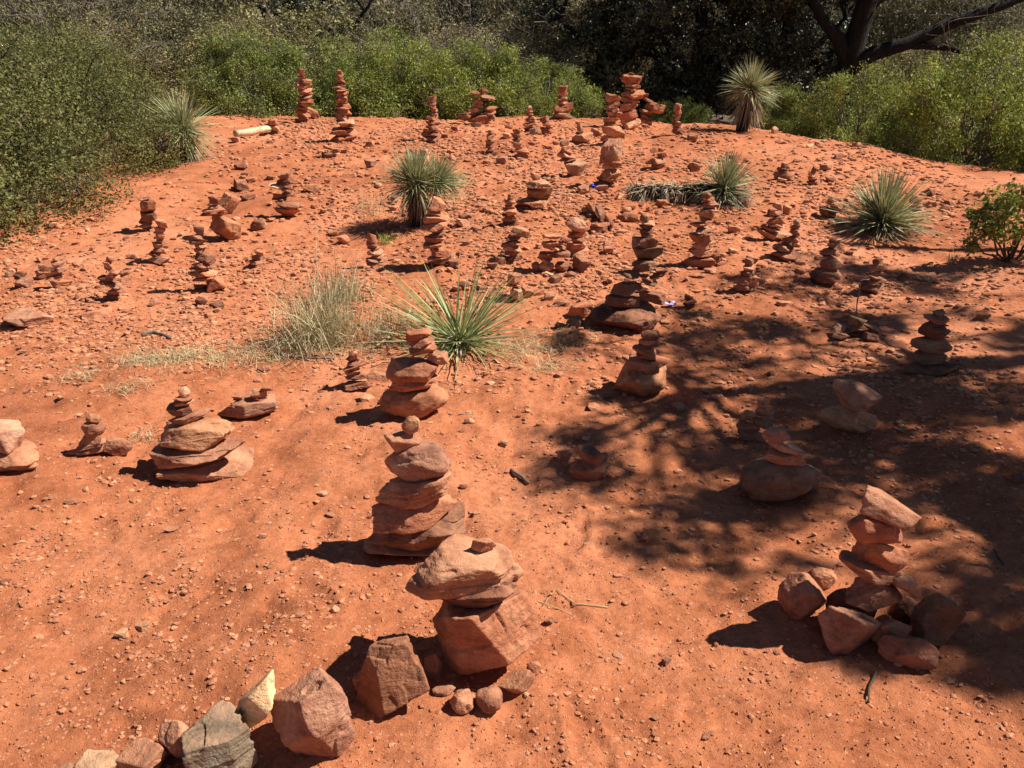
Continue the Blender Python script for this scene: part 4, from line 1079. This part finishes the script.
for (i, x, y, s, sz, rz, lab, tn) in [
        (0, -4.55, 14.6, 0.95, 1.02, 0.2, 'olive-green shrub behind the pale log', (0.78, 0.80, 0.9)),
        (1, -3.3, 14.9, 0.95, 1.0, 1.4, 'green shrub right behind the tall far pair of cairns', (0.85, 0.88, 0.95)),
        (2, -2.0, 14.8, 1.0, 1.0, 2.6, 'green shrub right of the tall far pair, behind the tapered cairn', (0.92, 0.95, 0.95)),
        (0, -0.65, 14.6, 0.95, 0.95, 3.6, 'yellow-green shrub behind the double-headed cairn', (1, 1, 1)),
        (1, 0.55, 14.5, 0.78, 0.86, 5.0, 'lowest yellow-green shrub, behind the bell-shaped cairn', (1, 1, 1)),
        (2, 2.95, 14.6, 0.50, 0.8, 0.6, 'small green shrub left of the thatched-trunk yucca, before the dark trees', (0.8, 0.85, 0.8)),
        (0, 4.25, 13.4, 0.60, 1.0, 2.2, 'low green shrub just right of the thatched-trunk yucca', (1, 1, 1)),
        (1, 5.2, 12.3, 0.80, 1.1, 1.0, 'green shrub in front of the leaning tree trunk', (1, 1, 1)),
        (2, 6.1, 10.9, 0.95, 1.22, 4.0, 'largest bright green shrub, on the right slope edge', (1.05, 1.05, 1)),
        (0, 6.95, 9.6, 0.85, 1.15, 5.4, 'bright green shrub cut by the right edge of the photo', (1.08, 1.08, 1))]:
    shrub('green', i, x, y, s, sz, rz, lab, GG, tn)

def small_shrub():
    x, y, z = ground(1000, 264); g = np.random.default_rng(77)
    root = empty('shrub', (x+0.05, y, z)); tag(root, 'small round-leaved green shrub at the right edge, in front of the slope', 'shrub')
    lobes = [(-0.22, 0, 0.25, 0.12), (-0.12, 0.05, 0.40, 0.12), (0.0, 0, 0.46, 0.13), (0.12, 0.1, 0.38, 0.14), (-0.05, -0.08, 0.26, 0.12), (0.22, 0, 0.28, 0.13), (0.32, 0.05, 0.46, 0.14), (-0.28, 0.05, 0.36, 0.07), (0.45, 0, 0.3, 0.14), (0.2, 0.1, 0.55, 0.10), (-0.30, 0.0, 0.13, 0.06)]
    V, Fa = leaves(lobes, 5600, 0.017, 5, shell=0.5, asp=0.7, cull=-0.5); link('foliage', mesh_np('foliage', V, Fa, M['green'], smooth=False), root).color = (1.0, 1.0, 1.05, 1)
    L = []
    for q in lobes:
        L.append((wob((0.02, 0, -0.02), q[:3], 6, 0.04, g), np.linspace(0.010, 0.004, 6)))
    link('stems', mesh_np('stems', *tubes(L, 6), M['redstem']), root)
small_shrub()

# ---- brown-grey scrub and dark trees behind, each its own
BG = 'grey-brown scrub behind the clearing'
def px_at(px, y): return (px-512)/F*(y*CP+0.6)
pos_words = {0: 'above the nearest left shrub', 1: 'above the half hidden yucca', 2: 'left of the tall far pair of cairns', 3: 'behind the tall far pair of cairns', 4: 'above the tapered cairn', 5: 'above the double-headed cairn', 6: 'above the pointed little cairn', 7: 'beside the dark trees', 8: 'right of the leaning tree trunk', 9: 'above the largest bright green shrub', 10: 'in the upper right corner'}
for k, px in enumerate([20, 115, 205, 295, 385, 470, 545, 600, 905, 970, 1040]):
    y = 17.0+1.2*((k*7) % 3)
    tn = [(1.0, 0.92, 0.9), (1, 0.95, 0.8), (0.85, 0.9, 0.8), (0.95, 0.95, 0.75), (1.0, 0.92, 0.95), (1.05, 0.98, 1.05), (0.9, 0.9, 0.85)][k % 7]; tn = tuple(1.2*c for c in tn)
    shrub('scrub', k % 3, px_at(px, y), y, 0.9+0.1*((k*5) % 4), 0.85+0.12*((k*3) % 3), k*1.3, 'grey-brown scrub bush '+pos_words[k], BG, tn)
far = []
for k in range(17):
    y = 22.5+2.6*((k*5) % 3); px = -60+70*k
    shrub('scrub' if (k % 4) else 'dark', (k+1) % 3 if k % 4 else k % 2, px_at(px, y), y, 1.25+0.12*((k*3) % 4), 1.0+0.15*(k % 3), k*0.9, 'bush of the far brush rising behind the nearer scrub', 'far brush behind the scrub', (0.85, 0.85, 0.85))

# bare grey twig thickets among the scrub
def thicket(px, y, s, seed, label, z0=0.3):
    g = np.random.default_rng(seed); x = px_at(px, y); L = []
    for k in range(30):
        b = np.array([g.normal(0, 0.25), g.normal(0, 0.2), 0]); d = g.normal(size=3); d[2] = abs(d[2])*1.3+0.5; d /= np.linalg.norm(d)
        t = b+d*s*g.uniform(0.7, 1.3); P = wob(b, t, 7, 0.05, g); L.append((P, np.linspace(0.011, 0.003, 7)))
        for j in range(4):
            q = P[g.integers(3, 7)]; e = g.normal(size=3); e /= np.linalg.norm(e); e[2] = abs(e[2])*0.7
            L.append((wob(q, q+e*s*0.35, 5, 0.06, g), np.linspace(0.007, 0.002, 5)))
    o = link('bare_bush', mesh_np('bare_bush', *tubes(L, 4), M['twig']), None, (x, y, float(gbase(x, y)))); tag(o, label, 'bush', 'leafless grey bushes')
thicket(70, 15.6, 2.2, 1, 'leafless grey bush in the upper left corner')
thicket(470, 16.5, 2.3, 3, 'leafless purplish grey bush above the double-headed cairn')
thicket(985, 15.0, 2.2, 4, 'leafless bush at the right of the leaning tree')

def tree(name, label, base, trunkpts, limbs, lobes, nl, leaf, mat, seed, group=None, gap=None, tint=(1, 1, 1), shell=0.6, extra=None, br=1.0):
    g = np.random.default_rng(seed); root = empty(name, base); tag(root, label, 'tree', group)
    V, Fa = tubes([(np.array([p[:3] for p in trunkpts]), np.array([p[3] for p in trunkpts]))], 14)
    V = V*(1+0.0)+0.02*np.stack([fbm(V*5, 1), fbm(V*5, 2), fbm(V*5, 3)], -1)
    link('trunk', mesh_np('trunk', V, Fa, M['bark']), root)
    for lm in limbs:
        V, Fa = tubes([(np.array([p[:3] for p in lm]), np.array([p[3] for p in lm]))], 10)
        V = V+0.012*np.stack([fbm(V*7, 1), fbm(V*7, 2), fbm(V*7, 3)], -1)
        link('limb', mesh_np('limb', V, Fa, M['bark']), root)
    ends = [np.array(p[:3]) for lm in limbs for p in lm[1:]]+[np.array(trunkpts[-1][:3])]
    L = []
    for q in lobes:
        c = np.array(q[:3]); s = min(ends, key=lambda e: np.linalg.norm(e-c))
        L.append((wob(s, c, 8, 0.04, g), np.linspace(0.045, 0.014, 8)*br))
        for j in range(7):
            dd = g.normal(size=3); dd /= np.linalg.norm(dd)
            L.append((wob(c, c+dd*q[3]*0.95, 5, 0.06, g), np.linspace(0.014, 0.004, 5)))
    link('branches', mesh_np('branches', *tubes(L, 6), M['bark']), root)
    V, Fa = leaves(lobes, nl, leaf, seed, shell=shell, squash=0.6, gap=gap)
    if extra:
        V2, F2 = leaves(extra, int(nl*0.35), leaf, seed+1, shell=shell, squash=0.6, gap=gap); V, Fa = join([(V, Fa), (V2, F2)])
    link('crown', mesh_np('crown', V, Fa, M[mat], smooth=False), root).color = (*tint, 1)
    return root

# the oak whose trunk and limbs show at the upper right
def oak_seen():
    by = 16.0; bx = px_at(838, by); g = np.random.default_rng(12); bz = float(gbase(bx, by))-0.05
    tr = [(0, 0, 0, 0.30), (0.02, 0, 0.5, 0.22), (-0.02, 0, 1.0, 0.19), (0.03, 0, 1.5, 0.20), (0.10, 0, 1.9, 0.20), (0.2, 0, 2.5, 0.17), (0.25, 0.1, 3.2, 0.14)]
    limbs = [[(0.0, 0, 1.45, 0.13), (-0.25, -0.1, 1.85, 0.12), (-0.62, -0.1, 2.2, 0.10), (-0.95, 0, 2.7, 0.08), (-1.5, 0.1, 3.2, 0.06), (-2.3, 0.1, 3.7, 0.04)],
             [(0.05, 0, 1.35, 0.15), (0.45, -0.1, 1.62, 0.14), (1.0, -0.15, 1.78, 0.12), (1.7, -0.2, 2.12, 0.11), (2.5, -0.2, 2.4, 0.09), (3.4, 0, 2.7, 0.06), (4.2, 0.1, 3.0, 0.04)],
             [(1.0, -0.15, 1.75, 0.07), (1.6, -0.4, 1.72, 0.05), (2.3, -0.5, 1.55, 0.04), (3.0, -0.5, 1.25, 0.025)],
             [(0.2, 0, 2.4, 0.13), (0.9, 0.2, 2.9, 0.11), (1.9, 0.3, 3.5, 0.08), (2.6, 0.3, 4.2, 0.05)],
             [(0.2, 0, 2.6, 0.12), (-0.3, 0.3, 3.4, 0.09), (-1.0, 0.5, 4.3, 0.05)]]
    lobes = []
    for k in range(46):
        a = g.uniform(0, 6.283); q = math.sqrt(g.random())*4.0
        lobes.append((math.cos(a)*q+0.2, math.sin(a)*q*0.8+0.6, 3.1+g.random()*2.3*(1-q/6), 0.55+0.35*g.random()))
    tree('oak_tree', 'dark leaning oak with thick bare limbs spreading at the upper right', (bx, by, bz), tr, limbs, lobes, 90000, 0.034, 'oak', 12)
oak_seen()
DT = 'dark oaks behind the biggest far cairn'
def dark_oak(px, y, seed, label, h=4.6, r=1.7, n=75000):
    g = np.random.default_rng(seed); x = px_at(px, y); z = float(gbase(x, y))-0.05
    tr = [(0, 0, 0, 0.2), (0.05, 0, 0.8, 0.16), (0.1, 0.1, 1.8, 0.13), (0.0, 0.1, 2.8, 0.10)]
    lb = [[(0.05, 0, 0.9, 0.08), (0.5, -0.2, 1.6, 0.06), (1.0, -0.4, 2.2, 0.03)], [(0.05, 0, 0.9, 0.08), (-0.5, -0.1, 1.5, 0.06), (-1.1, -0.4, 2.0, 0.03)]]
    lobes = []
    for k in range(44):
        a = g.uniform(0, 6.283); q = math.sqrt(g.random()); zz = g.random()
        lobes.append((math.cos(a)*q*r, math.sin(a)*q*r*0.8, 0.35+zz*(h-0.8), 0.38+0.25*g.random()))
    tree('oak_tree', label, (x, y, z), tr, lb, lobes, n, 0.032, 'oak', seed, DT)
dark_oak(610, 17.0, 31, 'dark low-branched oak directly behind the bell-shaped and flared cairns')
dark_oak(690, 16.6, 32, 'darkest oak, behind the biggest far cairn and the thin upright one')
dark_oak(775, 17.2, 33, 'dark oak behind the thatched-trunk yucca, next to the leaning one')
dark_oak(330, 19.0, 34, 'dark trunked tree peeping over the scrub behind the tall far pair', n=30000)

# the tree standing outside the picture at the right, whose shade lies on the soil
SUN_EL, SUN_AZ = R(50), R(7)     # azimuth measured from +x towards +y
SD = np.array([math.cos(SUN_EL)*math.cos(SUN_AZ), math.cos(SUN_EL)*math.sin(SUN_AZ), math.sin(SUN_EL)])
def shade_tree():
    g = np.random.default_rng(19); bx, by = 9.2, 4.6; bz = float(gbase(bx, by))-0.05
    spots = [(585, 470, .16), (640, 505, .2), (700, 540, .22), (655, 420, .2), (730, 410, .25), (600, 345, .2), (700, 350, .3), (690, 305, .22), (770, 285, .3), (860, 268, .35), (950, 285, .26),
             (780, 340, .34), (870, 330, .38), (960, 335, .4), (1040, 350, .4), (800, 400, .34), (880, 390, .36), (960, 400, .36), (1040, 420, .34), (770, 460, .28), (860, 455, .3), (940, 465, .3), (1020, 480, .3),
             (760, 505, .20), (850, 530, .17), (930, 530, .24), (1010, 540, .28), (800, 560, .13), (985, 600, .24), (930, 640, .18), (1010, 680, .17), (1050, 620, .3), (700, 380, .2), (640, 560, .10), (880, 500, .14), (860, 650, .10), (1012, 525, .13), (560, 480, .13), (1008, 672, .13), (720, 575, .12), (620, 400, .12), (560, 345, .14), (650, 340, .18), (590, 440, .14), (740, 455, .2), (820, 300, .25)]  # lobes set by where their shade falls; some stand in for unseen cairns
    lobes = []
    for (px, py, r) in spots:
        x, y, z = ground(px, py); h = 3.6+g.random()*1.5+0.25*max(x, 0)
        t = h/SD[2]; lobes.append((x+SD[0]*t-bx, y+SD[1]*t-by, z+h-bz, r*1.22))
    more = []
    for k in range(34):
        a = g.uniform(0, 6.283); q = math.sqrt(g.random())*3.6
        more.append((1.2+math.cos(a)*q, 0.8+math.sin(a)*q, 4.2+1.8*g.random(), 0.6+0.3*g.random()))
    tr = [(0, 0, 0, 0.34), (0.05, 0, 0.8, 0.26), (-0.05, 0, 1.8, 0.24), (-0.2, 0, 2.8, 0.22)]
    lb = [[(-0.2, 0, 2.6, 0.16), (-0.9, -0.2, 3.4, 0.13), (-2.0, -0.3, 4.1, 0.10), (-3.4, -0.4, 4.4, 0.07), (-4.6, -0.6, 4.5, 0.04)],
          [(-0.2, 0, 2.7, 0.15), (-0.7, -1.0, 3.6, 0.11), (-1.8, -1.9, 4.2, 0.08), (-3.2, -2.4, 4.3, 0.04)],
          [(-0.2, 0, 2.7, 0.15), (-0.6, 1.0, 3.6, 0.11), (-1.6, 1.8, 4.4, 0.07), (-2.6, 2.2, 4.9, 0.04)],
          [(-0.2, 0, 2.7, 0.17), (0.6, 0.6, 3.8, 0.13), (1.8, 1.2, 4.8, 0.08)]]
    tree('oak_tree', 'tall oak standing outside the right edge, casting the dappled shade', (bx, by, bz), tr, lb, lobes, 100000, 0.028, 'oak', 19, shell=0.45, gap=0.04, extra=more, br=0.6)
shade_tree()

# ------------------------------------------------------------------ light, sky, camera
w = bpy.data.worlds.new('World'); SC.world = w; w.use_nodes = True
nt = w.node_tree; nt.nodes.clear()
sky = nt.nodes.new('ShaderNodeTexSky'); sky.sky_type = 'NISHITA'; sky.sun_disc = False
sky.sun_elevation = SUN_EL; sky.sun_rotation = math.pi/2-SUN_AZ
sky.altitude = 1300; sky.air_density = 0.7; sky.dust_density = 0.1; sky.ozone_density = 1.5
bg = nt.nodes.new('ShaderNodeBackground'); bg.inputs['Strength'].default_value = 0.05
wo = nt.nodes.new('ShaderNodeOutputWorld'); nt.links.new(sky.outputs[0], bg.inputs[0]); nt.links.new(bg.outputs[0], wo.inputs[0])
sl = bpy.data.lights.new('sun', 'SUN'); sl.energy = 5.0; sl.angle = R(0.53); sl.color = (1.0, 0.95, 0.87)
so = bpy.data.objects.new('sun', sl); COL.objects.link(so)
so.rotation_euler = Vector(SD).to_track_quat('Z', 'Y').to_euler(); so.location = (20, 3, 25)

cam = bpy.data.cameras.new('camera'); co = bpy.data.objects.new('camera', cam); COL.objects.link(co)
co.location = tuple(CAM); co.rotation_euler = (R(90)-PITCH, 0, 0)
cam.sensor_width = 36; cam.lens = 36*F/1024; cam.clip_start = 0.05; cam.clip_end = 1500
SC.camera = co
SC.view_settings.view_transform = 'Standard'; SC.view_settings.look = 'None'
SC.view_settings.exposure = 0.75; SC.view_settings.gamma = 1.0
SC.render.engine = 'CYCLES'
